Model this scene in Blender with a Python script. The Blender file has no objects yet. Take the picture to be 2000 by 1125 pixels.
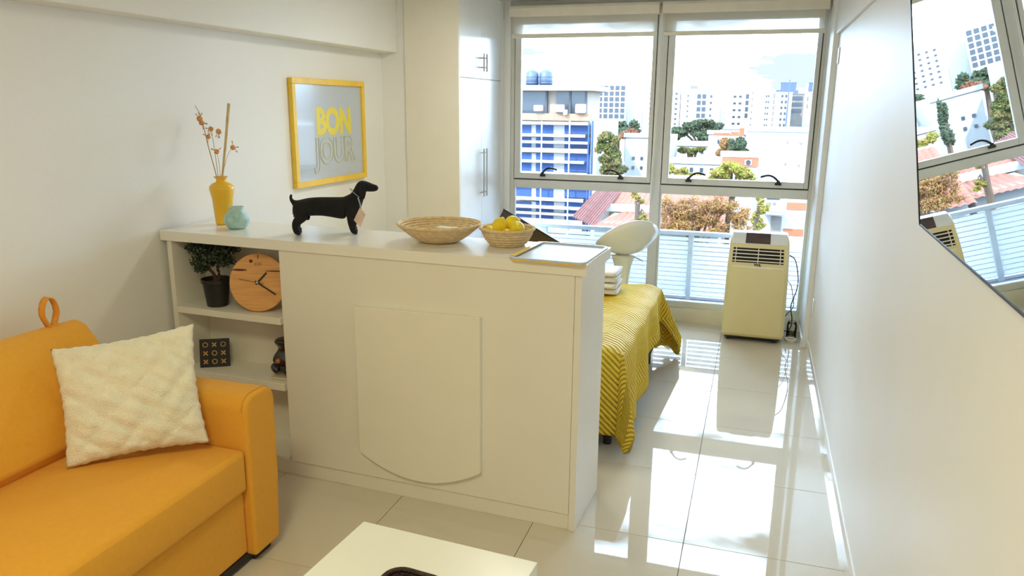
import bpy, bmesh, math, random
from mathutils import Vector, Matrix
random.seed(7)
PI = math.pi
sc = bpy.context.scene
COL = sc.collection

# ---------------------------------------------------------------- camera
F, YAW, PIT, ROL, H = 1491.6, math.radians(17.583), math.radians(13.506), math.radians(.525), 1.661
_fw = Vector((-math.sin(YAW)*math.cos(PIT), math.cos(YAW)*math.cos(PIT), -math.sin(PIT)))
_rt = Vector((math.cos(YAW), math.sin(YAW), 0)); _up = _rt.cross(_fw)
_r2 = _rt*math.cos(ROL) + _up*math.sin(ROL); _u2 = -_rt*math.sin(ROL) + _up*math.cos(ROL)
cam = bpy.data.cameras.new('camera'); camo = bpy.data.objects.new('camera', cam); COL.objects.link(camo)
cam.sensor_width = 36; cam.lens = F/2000*36; cam.clip_end = 2000; cam.clip_start = .05
camo.matrix_world = Matrix(((_r2.x,_u2.x,-_fw.x,0),(_r2.y,_u2.y,-_fw.y,0),(_r2.z,_u2.z,-_fw.z,H),(0,0,0,1)))
sc.camera = camo
def at(u, v, y):
    """surveying aid: the point of the place at depth y that the photograph shows at (u, v)"""
    D = _fw + _r2*((u-1000)/F) - _u2*((v-562.5)/F)
    return Vector((0,0,H)) + D*(y/D.y)

# ---------------------------------------------------------------- world, sun, added fill lights, exposure
SKY = 11.5
w = bpy.data.worlds.new('sky'); sc.world = w; w.use_nodes = True
nt = w.node_tree; nt.nodes.clear()
def N(nt, t, **k):
    n = nt.nodes.new(t)
    for a, b in k.items(): setattr(n, a, b)
    return n
tc = N(nt,'ShaderNodeTexCoord'); mp = N(nt,'ShaderNodeMapping'); mp.inputs['Scale'].default_value = (1.6,1.6,7.0)
no = N(nt,'ShaderNodeTexNoise'); no.inputs['Scale'].default_value = 2.6; no.inputs['Detail'].default_value = 7; no.inputs['Roughness'].default_value = .55
rp = N(nt,'ShaderNodeValToRGB')
rp.color_ramp.elements[0].position = .42; rp.color_ramp.elements[0].color = (.026,.031,.038,1)
rp.color_ramp.elements[1].position = .63; rp.color_ramp.elements[1].color = (.54,.76,1.0,1)
bg = N(nt,'ShaderNodeBackground'); bg.inputs['Strength'].default_value = SKY
ow = N(nt,'ShaderNodeOutputWorld')
nt.links.new(tc.outputs['Generated'], mp.inputs['Vector']); nt.links.new(mp.outputs[0], no.inputs['Vector'])
nt.links.new(no.outputs[0], rp.inputs[0]); nt.links.new(rp.outputs[0], bg.inputs[0]); nt.links.new(bg.outputs[0], ow.inputs[0])

sun = bpy.data.lights.new('sun','SUN'); sun.energy = 3.0; sun.angle = .01; sun.color = (1,.95,.86)
so = bpy.data.objects.new('sun', sun); COL.objects.link(so)
so.rotation_euler = Vector((.45,1,-.75)).to_track_quat('-Z','Y').to_euler()

def fill_light(name, loc, size, power, color, aim=(0,0,-1)):
    l = bpy.data.lights.new(name,'AREA'); l.shape = 'DISK'; l.size = size; l.energy = power; l.color = color
    o = bpy.data.objects.new(name, l); COL.objects.link(o); o.location = loc
    o.rotation_euler = Vector(aim).to_track_quat('-Z','Y').to_euler()
    return o
fill_light('ceiling_fill', (-.9,.5,2.38), .6, 10.5, (1,.93,.56))  # unseen warm fill, added to brighten the counter front and foreground
fill_light('ceiling_fill', (-1.3,4.2,2.38), .4, 5, (1,.95,.78))  # second unseen fill, added to brighten the bed and its surroundings
po = bpy.data.lights.new('window_portal','AREA'); po.shape = 'RECTANGLE'; po.size = 2.34; po.size_y = 2.3; po.cycles.is_portal = True
pob = bpy.data.objects.new('window_portal', po); COL.objects.link(pob); pob.location = (-.76,6.12,1.26)
pob.rotation_euler = Vector((0,-1,0)).to_track_quat('-Z','Z').to_euler()

vs = sc.view_settings; vs.view_transform = 'Standard'; vs.look = 'None'; vs.gamma = 1; vs.use_curve_mapping = False; vs.exposure = 1.5
sc.cycles.use_denoising = True
sc.cycles.diffuse_bounces = 8; sc.cycles.max_bounces = 12; sc.cycles.transparent_max_bounces = 16
sc.cycles.sample_clamp_indirect = 8; sc.cycles.caustics_refractive = False; sc.cycles.caustics_reflective = False

# ---------------------------------------------------------------- materials
MATS = {}
def mat(name, col, rough=.5, metal=0., var=.04, nscale=8., bump=0., bscale=60., spec=.5, coat=0., trans=0., alpha=None, col2=None, kind='noise', stretch=(1,1,1), sheen=0.):
    if name in MATS: return MATS[name]
    m = bpy.data.materials.new(name); m.use_nodes = True; nt = m.node_tree
    b = nt.nodes['Principled BSDF']
    b.inputs['Roughness'].default_value = rough; b.inputs['Metallic'].default_value = metal
    b.inputs['Specular IOR Level'].default_value = spec; b.inputs['Coat Weight'].default_value = coat; b.inputs['Coat Roughness'].default_value = .03
    b.inputs['Transmission Weight'].default_value = trans; b.inputs['Sheen Weight'].default_value = sheen
    tc = N(nt,'ShaderNodeTexCoord'); mp = N(nt,'ShaderNodeMapping'); mp.inputs['Scale'].default_value = stretch
    nt.links.new(tc.outputs['Object'], mp.inputs[0])
    if kind == 'wave':
        n = N(nt,'ShaderNodeTexWave'); n.inputs['Distortion'].default_value = 6; n.inputs['Detail'].default_value = 3
    else:
        n = N(nt,'ShaderNodeTexNoise'); n.inputs['Detail'].default_value = 4
    n.inputs['Scale'].default_value = nscale
    nt.links.new(mp.outputs[0], n.inputs['Vector'])
    r = N(nt,'ShaderNodeValToRGB')
    c2 = col2 or tuple(min(1, c*(1+var)) for c in col)
    c1 = col if col2 else tuple(c*(1-var) for c in col)
    r.color_ramp.elements[0].color = (*c1,1); r.color_ramp.elements[1].color = (*c2,1)
    r.color_ramp.elements[0].position = .3; r.color_ramp.elements[1].position = .7
    nt.links.new(n.outputs[0] if kind != 'wave' else n.outputs[1], r.inputs[0]); nt.links.new(r.outputs[0], b.inputs['Base Color'])
    if bump:
        n2 = N(nt,'ShaderNodeTexNoise'); n2.inputs['Scale'].default_value = bscale; n2.inputs['Detail'].default_value = 3
        nt.links.new(mp.outputs[0], n2.inputs['Vector'])
        bp = N(nt,'ShaderNodeBump'); bp.inputs['Strength'].default_value = bump; bp.inputs['Distance'].default_value = .01
        nt.links.new(n2.outputs[0], bp.inputs['Height']); nt.links.new(bp.outputs[0], b.inputs['Normal'])
    if alpha is not None: b.inputs['Alpha'].default_value = alpha
    MATS[name] = m
    return m
def glassmat(name, tint=(1,1,1), refl=.06):
    m = bpy.data.materials.new(name); m.use_nodes = True; nt = m.node_tree; nt.nodes.clear()
    o = N(nt,'ShaderNodeOutputMaterial'); t = N(nt,'ShaderNodeBsdfTransparent'); t.inputs[0].default_value = (*tint,1)
    g = N(nt,'ShaderNodeBsdfGlossy'); g.inputs['Roughness'].default_value = .01
    mx = N(nt,'ShaderNodeMixShader'); f = N(nt,'ShaderNodeFresnel'); f.inputs[0].default_value = 1.35
    no = N(nt,'ShaderNodeTexNoise'); no.inputs['Scale'].default_value = 3
    mr = N(nt,'ShaderNodeMath', operation='MULTIPLY'); mr2 = N(nt,'ShaderNodeMath', operation='MULTIPLY_ADD')
    mr2.inputs[1].default_value = .2; mr2.inputs[2].default_value = .9
    nt.links.new(no.outputs[0], mr2.inputs[0]); nt.links.new(f.outputs[0], mr.inputs[0]); nt.links.new(mr2.outputs[0], mr.inputs[1])
    nt.links.new(mr.outputs[0], mx.inputs[0]); nt.links.new(t.outputs[0], mx.inputs[1]); nt.links.new(g.outputs[0], mx.inputs[2]); nt.links.new(mx.outputs[0], o.inputs[0])
    return m
def transl(name, col, frac, tr=0.):
    """cloth or leaf that lets light through"""
    m = mat(name, col, rough=.8, var=.08, nscale=3); nt = m.node_tree
    b = nt.nodes['Principled BSDF']; out = [n for n in nt.nodes if n.type == 'OUTPUT_MATERIAL'][0]
    t = N(nt,'ShaderNodeBsdfTranslucent'); t.inputs[0].default_value = (*col,1)
    mx = N(nt,'ShaderNodeMixShader'); mx.inputs[0].default_value = frac
    nt.links.new(b.outputs[0], mx.inputs[1]); nt.links.new(t.outputs[0], mx.inputs[2])
    last = mx
    if tr:
        tp = N(nt,'ShaderNodeBsdfTransparent'); m2 = N(nt,'ShaderNodeMixShader'); m2.inputs[0].default_value = tr
        nt.links.new(mx.outputs[0], m2.inputs[1]); nt.links.new(tp.outputs[0], m2.inputs[2]); last = m2
    nt.links.new(last.outputs[0], out.inputs[0])
    return m

M_wall = mat('wall_paint', (.82,.82,.82), rough=.6, var=.015, nscale=2, bump=.05, bscale=120)
M_gloss = mat('satin_wall_paint', (.84,.84,.845), rough=.45, var=.015, nscale=2, spec=.5)
M_ceil = mat('ceiling_paint', (.83,.83,.82), rough=.8, var=.01)
M_tile = mat('polished_porcelain', (.64,.59,.50), rough=.02, var=.03, nscale=2.5, spec=.5, coat=.0)
M_grout = mat('grout', (.16,.13,.11), rough=.9)
M_cab = mat('white_melamine', (.80,.775,.71), rough=.38, var=.015, nscale=3, spec=.4)
M_top = mat('white_worktop', (.83,.82,.79), rough=.22, var=.015, nscale=3)
M_door = mat('white_lacquer', (.86,.86,.87), rough=.22, var=.01)
M_steel = mat('brushed_steel', (.52,.50,.48), rough=.3, metal=1, var=.06, nscale=30, stretch=(1,1,.05))
M_alu = mat('white_aluminium', (.66,.65,.62), rough=.35, var=.03, spec=.5)
M_alug = mat('grey_aluminium', (.42,.46,.50), rough=.4, metal=.3, var=.05)
M_black = mat('black_plastic', (.012,.012,.013), rough=.45, var=.2)
M_rubber = mat('seal_rubber', (.03,.03,.035), rough=.7)
M_sofa = mat('mustard_fabric', (.74,.35,.028), rough=.85, var=.02, nscale=60, bump=.15, bscale=420, sheen=.1)
M_ply = mat('dark_feet', (.02,.018,.02), rough=.6)
M_fur = mat('cream_plush', (.82,.78,.66), rough=1., var=.05, nscale=25, bump=.6, bscale=180, sheen=.6)
M_yel = mat('yellow_glaze', (.86,.50,.03), rough=.3, var=.05, nscale=10)
M_jar = mat('turquoise_glaze', (.28,.50,.53), rough=.45, var=.2, nscale=35, col2=(.50,.68,.66), bump=.3, bscale=90)
M_straw = mat('woven_palm', (.66,.48,.26), rough=.85, var=.2, nscale=50, col2=(.84,.68,.44), bump=.2, bscale=200)
M_lemon = mat('lemon_peel', (.92,.72,.02), rough=.4, var=.08, nscale=12, bump=.2, bscale=160)
M_dog = mat('black_flock', (.010,.010,.012), rough=.75, var=.3, nscale=20, spec=.25, bump=.2, bscale=200)
M_kraft = mat('kraft_card', (.70,.52,.42), rough=.8, var=.1, nscale=30)
M_ribbon = mat('grey_ribbon', (.36,.38,.46), rough=.5)
M_white = mat('white_plastic', (.84,.83,.80), rough=.3, var=.02)
M_gold = mat('yellow_frame', (.88,.58,.05), rough=.4, var=.06, nscale=15)
M_print = mat('pale_print', (.50,.57,.70), rough=.16, var=.03, nscale=2, spec=.9, coat=.7)
M_ink = mat('yellow_ink', (.82,.68,.06), rough=.4)
M_inkline = mat('outline_ink', (.66,.64,.36), rough=.4)
M_leaf = mat('dark_leaf', (.015,.028,.014), rough=.5, var=.3, nscale=40, col2=(.035,.06,.028))
M_bark = mat('dark_bark', (.07,.03,.015), rough=.9, var=.3, nscale=30)
M_soil = mat('soil', (.03,.02,.012), rough=1)
M_wood = mat('clock_wood', (.62,.30,.10), rough=.45, nscale=2.2, col2=(.80,.42,.15), stretch=(3,1,38))
M_knot = mat('wood_knot', (.10,.03,.012), rough=.6)
M_slate = mat('black_board', (.012,.010,.014), rough=.5)
M_peg = mat('peg_brass', (.52,.34,.16), rough=.4, metal=.3)
M_resin = mat('black_resin', (.012,.010,.014), rough=.18, var=.3, nscale=25, coat=.6)
M_quilt = None
M_bedbase = mat('bed_base_fabric', (.035,.018,.022), rough=.9, var=.3, nscale=60)
M_towel = mat('white_towel', (.86,.84,.80), rough=1, var=.04, nscale=40, bump=.5, bscale=250, sheen=.5)
M_shell = mat('glossy_white_shell', (.78,.76,.68), rough=.15, var=.01, coat=.5)
M_ac = mat('warm_shade_plastic', (.78,.67,.36), rough=.35, var=.02, nscale=4)  # warm shade on the backlit unit is put into this yellow
M_acw = mat('white_ac_shell', (.80,.80,.78), rough=.3, var=.02)
M_dark = mat('vent_dark', (.012,.010,.010), rough=.8)
M_disp = mat('control_panel', (.09,.06,.055), rough=.2)
M_screen = mat('tv_screen', (.80,.84,.86), rough=.008, metal=1., var=.004)
M_tvside = mat('tv_silver', (.62,.62,.66), rough=.3, metal=.5)
M_brown = mat('dark_brown_gloss', (.045,.025,.02), rough=.2, var=.4, nscale=4, coat=.4)
M_basket = mat('dark_wicker', (.035,.014,.008), rough=.6, var=.5, nscale=50, bump=.8, bscale=120)
M_table = mat('white_table_lacquer', (.84,.85,.80), rough=.3, var=.01)
M_dry = mat('dry_stem', (.50,.32,.15), rough=.8, var=.2, nscale=30)
M_berry = mat('dried_flower', (.74,.36,.14), rough=.85, var=.25, nscale=60, bump=.6, bscale=150)
G_win = glassmat('window_glass')
M_blind = transl('roller_blind_cloth', (.84,.80,.72), .5, .28)
M_frost = transl('frosted_film', (.80,.83,.85), .55, .05)

def quilt_mat():
    m = mat('yellow_quilt', (.98,.66,.05), rough=.6, var=.05, nscale=5, spec=.4)
    nt = m.node_tree; b = nt.nodes['Principled BSDF']
    uv = N(nt,'ShaderNodeTexCoord'); sp = N(nt,'ShaderNodeSeparateXYZ'); nt.links.new(uv.outputs['UV'], sp.inputs[0])
    # chevron stitching: v + |frac(u)-.5|
    def M(op, a, bb=None, c=None):
        n = N(nt,'ShaderNodeMath', operation=op)
        for i, x in enumerate((a, bb, c)):
            if x is None: continue
            if isinstance(x, (int,float)): n.inputs[i].default_value = x
            else: nt.links.new(x, n.inputs[i])
        return n.outputs[0]
    tri = M('PINGPONG', sp.outputs[0], .11)
    s = M('ADD', sp.outputs[1], M('MULTIPLY', tri, .9))
    saw = M('ABSOLUTE', M('SINE', M('MULTIPLY', s, 105.)))
    h = M('POWER', saw, .45)
    no = N(nt,'ShaderNodeTexNoise'); no.inputs['Scale'].default_value = 14
    hh = M('ADD', h, M('MULTIPLY', no.outputs[0], .8))
    bp = N(nt,'ShaderNodeBump'); bp.inputs['Strength'].default_value = 1.; bp.inputs['Distance'].default_value = .02
    nt.links.new(hh, bp.inputs['Height']); nt.links.new(bp.outputs[0], b.inputs['Normal'])
    out = [n for n in nt.nodes if n.type == 'OUTPUT_MATERIAL'][0]
    t = N(nt,'ShaderNodeBsdfTranslucent'); t.inputs[0].default_value = (.95,.50,.02,1)
    mx = N(nt,'ShaderNodeMixShader'); mx.inputs[0].default_value = .12
    nt.links.new(b.outputs[0], mx.inputs[1]); nt.links.new(t.outputs[0], mx.inputs[2]); nt.links.new(mx.outputs[0], out.inputs[0])
    return m
M_quilt = quilt_mat()

# ---------------------------------------------------------------- object helpers
ROOT = {}
def thing(name, label, cat, loc=(0,0,0), rotz=0., group=None, kind=None):
    o = bpy.data.objects.new(name, None); COL.objects.link(o); o.empty_display_size = .1
    o.location = loc; o.rotation_euler = (0,0,rotz)
    if kind: o['kind'] = kind
    else: o['label'] = label; o['category'] = cat
    if label and kind: o['label'] = label
    if group: o['group'] = group
    ROOT[o.name] = Matrix.Translation(loc) @ Matrix.Rotation(rotz,4,'Z')
    return o
def tag(o, label, cat, group=None, kind=None):
    o['label'] = label
    if cat: o['category'] = cat
    if group: o['group'] = group
    if kind: o['kind'] = kind
    return o
def obj(name, bm, m, parent=None, world=True, bev=0., seg=2, smooth=False, sub=0, base=None, label=None, kind=None, solid=0.):
    if world and parent is not None:
        r = parent
        while r.parent: r = r.parent
        bmesh.ops.transform(bm, matrix=ROOT[r.name].inverted(), verts=bm.verts)
    elif parent is None and base is not None:
        bmesh.ops.translate(bm, vec=-Vector(base), verts=bm.verts)
    bmesh.ops.recalc_face_normals(bm, faces=bm.faces)
    me = bpy.data.meshes.new(name); bm.to_mesh(me); bm.free()
    for mm in (m if isinstance(m, (list,tuple)) else [m]): me.materials.append(mm)
    if smooth:
        for p in me.polygons: p.use_smooth = True
    o = bpy.data.objects.new(name, me); COL.objects.link(o)
    if parent is not None: o.parent = parent
    elif base is not None: o.location = base
    if solid:
        d = o.modifiers.new('solid','SOLIDIFY'); d.thickness = solid; d.offset = 0
    if bev:
        d = o.modifiers.new('bevel','BEVEL'); d.width = bev; d.segments = seg; d.limit_method = 'ANGLE'; d.angle_limit = .6
        d.harden_normals = False
        if seg > 1:
            for p in me.polygons: p.use_smooth = True
            o.modifiers.new('wn','WEIGHTED_NORMAL')
    if sub:
        d = o.modifiers.new('sub','SUBSURF'); d.levels = d.render_levels = sub
    if label: o['label'] = label
    if kind: o['kind'] = kind
    return o
def bx(bm, x0,x1,y0,y1,z0,z1, mx=None):
    v = [bm.verts.new((x,y,z)) for z in (z0,z1) for y in (y0,y1) for x in (x0,x1)]
    if mx is not None: bmesh.ops.transform(bm, matrix=mx, verts=v)
    for f in ((0,1,3,2),(4,5,7,6),(0,1,5,4),(2,3,7,6),(0,2,6,4),(1,3,7,5)): bm.faces.new([v[i] for i in f])
    return v
def B(*a, mx=None):
    bm = bmesh.new(); bx(bm, *a, mx=mx); return bm
def lathe(prof, loc=(0,0,0), seg=32, bm=None, sx=1, sy=1):
    bm = bm or bmesh.new(); rings = []
    for r, z in prof:
        if r < 1e-5: rings.append([bm.verts.new((loc[0],loc[1],loc[2]+z))])
        else: rings.append([bm.verts.new((loc[0]+sx*r*math.cos(2*PI*i/seg), loc[1]+sy*r*math.sin(2*PI*i/seg), loc[2]+z)) for i in range(seg)])
    for a, b in zip(rings, rings[1:]):
        for i in range(seg):
            j = (i+1)%seg
            if len(a) == 1 and len(b) == 1: continue
            if len(a) == 1: bm.faces.new((a[0],b[i],b[j]))
            elif len(b) == 1: bm.faces.new((a[i],a[j],b[0]))
            else: bm.faces.new((a[i],a[j],b[j],b[i]))
    return bm
def tube(pts, r, seg=8, bm=None, cap=True):
    bm = bm or bmesh.new(); pts = [Vector(p) for p in pts]; rings = []
    n = len(pts); up = Vector((0,0,1))
    for i, p in enumerate(pts):
        d = (pts[min(i+1,n-1)] - pts[max(i-1,0)]).normalized()
        a = d.cross(up)
        if a.length < 1e-3: a = d.cross(Vector((0,1,0)))
        a.normalize(); b = d.cross(a)
        rr = r[min(len(r)-1, round(i*(len(r)-1)/(n-1)))] if isinstance(r,(list,tuple)) else r
        rings.append([bm.verts.new(p + a*rr*math.cos(2*PI*k/seg) + b*rr*math.sin(2*PI*k/seg)) for k in range(seg)])
    for a, b in zip(rings, rings[1:]):
        for k in range(seg): bm.faces.new((a[k],a[(k+1)%seg],b[(k+1)%seg],b[k]))
    if cap: bm.faces.new(rings[0]); bm.faces.new(rings[-1])
    return bm
def spline(pts, n=6):
    P = [Vector(p) for p in pts]; out = []
    for i in range(len(P)-1):
        a, b, c, d = P[max(i-1,0)], P[i], P[i+1], P[min(i+2,len(P)-1)]
        for k in range(n):
            t = k/n
            out.append(.5*((2*b)+(c-a)*t+(2*a-5*b+4*c-d)*t*t+(-a+3*b-3*c+d)*t*t*t))
    out.append(P[-1]); return out
def prism(poly, axis, a, b, bm=None):
    """poly in the plane across axis, extruded a..b"""
    bm = bm or bmesh.new()
    def P(p, t): return {'x':(t,p[0],p[1]),'y':(p[0],t,p[1]),'z':(p[0],p[1],t)}[axis]
    A = [bm.verts.new(P(p,a)) for p in poly]; C = [bm.verts.new(P(p,b)) for p in poly]
    bm.faces.new(A); bm.faces.new(C)
    for i in range(len(poly)):
        j = (i+1)%len(poly); bm.faces.new((A[i],A[j],C[j],C[i]))
    return bm
def gridsurf(f, nu, nv, uvf=None):
    bm = bmesh.new(); V = [[bm.verts.new(f(i/nu,j/nv)) for j in range(nv+1)] for i in range(nu+1)]
    uvl = bm.loops.layers.uv.new('UVMap') if uvf else None
    for i in range(nu):
        for j in range(nv):
            q = [(i,j),(i+1,j),(i+1,j+1),(i,j+1)]
            fc = bm.faces.new([V[a][b] for a,b in q])
            if uvf:
                for lp,(a,b) in zip(fc.loops,q): lp[uvl].uv = uvf(a/nu,b/nv)
    return bm
def struct(name, bm, m, parent=None, label=None, **k):
    o = obj(name, bm, m, parent, **k)
    if parent is None: o['kind'] = 'structure'
    if label: o['label'] = label
    return o
def place(o, matrix):
    o.matrix_local = matrix
def clone(o, parent=None, loc=None, name=None):
    c = o.copy(); COL.objects.link(c)
    if parent is not None: c.parent = parent
    if loc is not None: c.location = loc
    return c
def clone_tree(r, loc, rotz=None, label=None):
    c = clone(r); c.location = loc
    if rotz is not None: c.rotation_euler = (0,0,rotz)
    if label: c['label'] = label
    for ch in r.children:
        d = clone(ch, c)
        for g in ch.children: clone(g, d)
    return c
def text(name, s, size, m, parent, loc, rot, extrude=.001, offset=0., outline=0., align='CENTER', sx=1., bold=0.):
    cu = bpy.data.curves.new(name,'FONT'); cu.body = s; cu.size = size; cu.extrude = extrude; cu.offset = offset; cu.align_x = align
    if bold: cu.bevel_depth = bold; cu.extrude = 0
    if outline: cu.fill_mode = 'NONE'; cu.bevel_depth = outline; cu.extrude = 0
    cu.materials.append(m)
    tmp = bpy.data.objects.new(name+'_curve', cu); COL.objects.link(tmp)
    me = bpy.data.meshes.new_from_object(tmp.evaluated_get(bpy.context.evaluated_depsgraph_get())); me.name = name
    bpy.data.objects.remove(tmp)
    o = bpy.data.objects.new(name, me); COL.objects.link(o)
    if bold: me.transform(Matrix.Diagonal((1,1,.08,1)))
    R = Matrix.Translation(loc) @ rot @ Matrix.Diagonal((sx,1,1,1))
    if parent is not None:
        o.parent = parent; r = parent
        while r.parent: r = r.parent
        R = ROOT[r.name].inverted() @ R
    o.matrix_local = R
    return o

# ================================================================ ROOM SHELL
XL, XR, YW, ZC = -2.565, .437, 6.0, 2.44
YB = -1.7
fl = thing('floor', None, None, kind='structure')
obj('grout_bed', B(XL-.02,XR+.02,YB,YW+.02,-.06,-.0045), M_grout, fl)
XT, YT = -.16, 4.552+.6*3
tile_me = None
for i in range(-5, 3):
    for j in range(-14, 2):
        x0, x1 = XT+.6*(i-1)+.0012, XT+.6*i-.0012; y0, y1 = YT+.6*(j-1)+.0012, YT+.6*j-.0012
        cx0, cx1, cy0, cy1 = max(x0,XL), min(x1,XR), max(y0,YB), min(y1,YW)
        if cx1-cx0 < .02 or cy1-cy0 < .02: continue
        if (cx0,cx1,cy0,cy1) == (x0,x1,y0,y1):
            if tile_me is None:
                t = obj('tile', B(0,x1-x0,0,y1-y0,-.0055,0), M_tile, fl, world=False, bev=.0008, seg=1); tile_me = t
            else: t = clone(tile_me, fl)
            t.location = (x0,y0,0)
        else:
            obj('tile', B(cx0,cx1,cy0,cy1,-.0055,0), M_tile, fl, bev=.0008, seg=1)
struct('ceiling', B(XL-.1,XR+.1,YB-.1,YW+.15,ZC,ZC+.1), M_ceil)
wl = thing('wall_left', None, None, kind='structure')
obj('plaster', B(XL-.1,XL,YB-.1,YW+.1,-.06,ZC), M_wall, wl)
obj('beam', B(XL,XL+.125,YB,5.02,2.002,ZC), M_wall, wl, bev=.006)
struct('wall_rear', B(XL-.1,XR+.1,YB-.1,YB,-.06,ZC), M_wall)
wr = thing('wall_right', None, None, kind='structure')
obj('plaster', B(XR,XR+.1,YB-.1,YW+.1,-.06,ZC), M_gloss, wr)
obj('beam', B(XR-.022,XR,YB,5.56,2.12,ZC), M_gloss, wr, bev=.006)
obj('pilaster', B(.401,XR,5.56,YW,0,ZC), M_gloss, wr, bev=.003)
# pier between the left wall and the wardrobe
struct('wall_pier', B(XL,-2.378,5.02,YW,0,ZC), M_wall)
# window wall pieces: left jamb strip, curb, lintel
wf = thing('wall_front', None, None, kind='structure')
obj('jamb', B(-2.378,-1.925,YW-.02,YW+.12,-.06,ZC), M_gloss, wf)
obj('jamb', B(.392,XR+.1,YW,YW+.12,-.06,ZC), M_gloss, wf)
obj('lintel', B(-1.925,.392,YW+.01,YW+.12,2.40,ZC), M_wall, wf)
obj('curb', B(-1.925,.392,YW-.02,YW+.12,-.06,.105), mat('curb_paint',(.76,.70,.58),rough=.4), wf, bev=.004)
# baseboards
M_bb = mat('gloss_white_skirting', (.84,.84,.86), rough=.08, var=.01, coat=.5)
struct('baseboard_right', prism([(XR,0),(XR-.014,0),(XR-.014,.062),(XR-.006,.075),(XR,.075)],'y',YB,5.555), M_bb)
struct('baseboard_pilaster', B(.389,.401,5.56,YW-.02,0,.07), M_bb, bev=.003)
struct('baseboard_left', B(XL,XL+.012,YB,2.72,0,.07), M_bb, bev=.003)
# small white plates on the right wall by the pilaster
p1 = obj('wall_plate', B(XR-.008,XR,5.40,5.48,1.93,2.03), M_white, bev=.003, base=(XR,5.44,1.93)); tag(p1,'small white cover plate high on the right wall below the beam','wall plate')
p2 = obj('wall_plate', B(XR-.008,XR,5.34,5.42,.28,.40), M_white, bev=.003, base=(XR,5.38,.28)); tag(p2,'small white socket plate low on the right wall beside the window','wall plate')

# ================================================================ WINDOW
wn = thing('window_1', None, None, kind='structure')
FX0, FX1, MX0, MX1 = -1.925, .392, -.779, -.705
def fr(name, *a, m=M_alu, bev=.004): return obj(name, B(*a), m, wn, bev=bev)
fr('frame', FX0,-1.895,YW,YW+.06,.105,2.40); fr('frame', .36+.008,FX1,YW,YW+.06,.105,2.40)
fr('mullion', MX0,MX1,YW-.012,YW+.06,.105,2.40)
for a,b in ((-1.895,MX0),(MX1,.368)):
    fr('sill_rail', a,b,YW,YW+.06,.105,.155); fr('transom', a,b,YW-.004,YW+.06,1.0,1.068); fr('head_rail', a,b,YW,YW+.06,2.34,2.40)
for k,(a,b) in enumerate(((-1.895,MX0),(MX1,.368))):
    # upper projecting sash
    g = .006
    s = bmesh.new()
    for q in ((a+g,a+.056,1.078,2.335),(b-.036,b-g,1.078,2.335),(a+.056,b-.036,1.078,1.124),(a+.056,b-.036,2.27,2.335)): bx(s,q[0],q[1],YW-.012,YW+.035,q[2],q[3])
    sash = obj('sash', s, M_alu, wn, bev=.003)
    obj('seal', B(a+.001,b-.001,YW+.002,YW+.03,1.069,1.077), M_rubber, sash)
    obj('seal', B(a,a+.005,YW+.002,YW+.03,1.08,2.335), M_rubber, sash)
    obj('seal', B(b-.005,b,YW+.002,YW+.03,1.08,2.335), M_rubber, sash)
    obj('pane', B(a+.05,b-.03,YW+.010,YW+.014,1.12,2.275), G_win, sash)
    obj('pane', B(a,b,YW+.030,YW+.034,.15,1.005), G_win, wn)
    lb = obj('glazing_bead', B(a,a+.014,YW-.002,YW+.03,.155,1.0), M_alu, wn, bev=.002)
    for (u,v,du) in (((1060,338,28),(1212,343,-29)),((1345,346,33),(1520,355,-33)))[k]:
        p = at(u,v,YW-.02); sg = 1 if du > 0 else -1
        hm = bmesh.new(); bx(hm, p.x-.022,p.x+.022,YW-.03,YW-.012,1.100,1.116)
        bx(hm, p.x-.012,p.x+.012,YW-.04,YW-.02,1.108,1.135)
        tube(spline([(p.x,YW-.035,1.128),(p.x+sg*.035,YW-.05,1.160),(p.x+sg*.075,YW-.055,1.172),(p.x+sg*.125,YW-.05,1.158)]), [.008]*19, 6, hm)
        obj('window_handle', hm, M_black, sash, label='black curved window catch')
# roller blinds
def blind(x0, x1, label, cordside):
    t = thing('roller_blind', label, 'blind', ((x0+x1)/2,5.93,2.16), group='roller blinds over the window')
    bm = bmesh.new(); prism([(5.885,2.315),(5.885,2.375),(5.90,2.395),(5.985,2.395),(5.985,2.315)],'x',x0,x1,bm)
    obj('cassette', bm, mat('blind_cassette',(.82,.74,.62),rough=.4), t, bev=.004)
    obj('blind_cloth', B(x0+.02,x1-.02,5.925,5.9265,2.185,2.33), M_blind, t)
    obj('bottom_bar', B(x0+.012,x1-.012,5.915,5.938,2.160,2.190), mat('blind_bar',(.80,.75,.64),rough=.35), t, bev=.005)
blind(-1.91,-.765,'rolled cream roller blind over the left half of the window','r')
blind(-.745,.385,'rolled cream roller blind over the right half of the window','l')
bc = thing('blind_cord','looped white blind cord hanging down the window mullion','cord',(-.747,5.90,.94))
obj('strand', tube(spline([(-.752,5.90,2.36),(-.758,5.91,1.7),(-.77,5.93,1.2),(-.775,5.96,.95)]),.003,6), M_white, bc)
obj('strand', tube(spline([(-.742,5.90,2.36),(-.748,5.91,1.7),(-.762,5.93,1.2),(-.768,5.96,.94)]),.003,6), M_white, bc)

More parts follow.
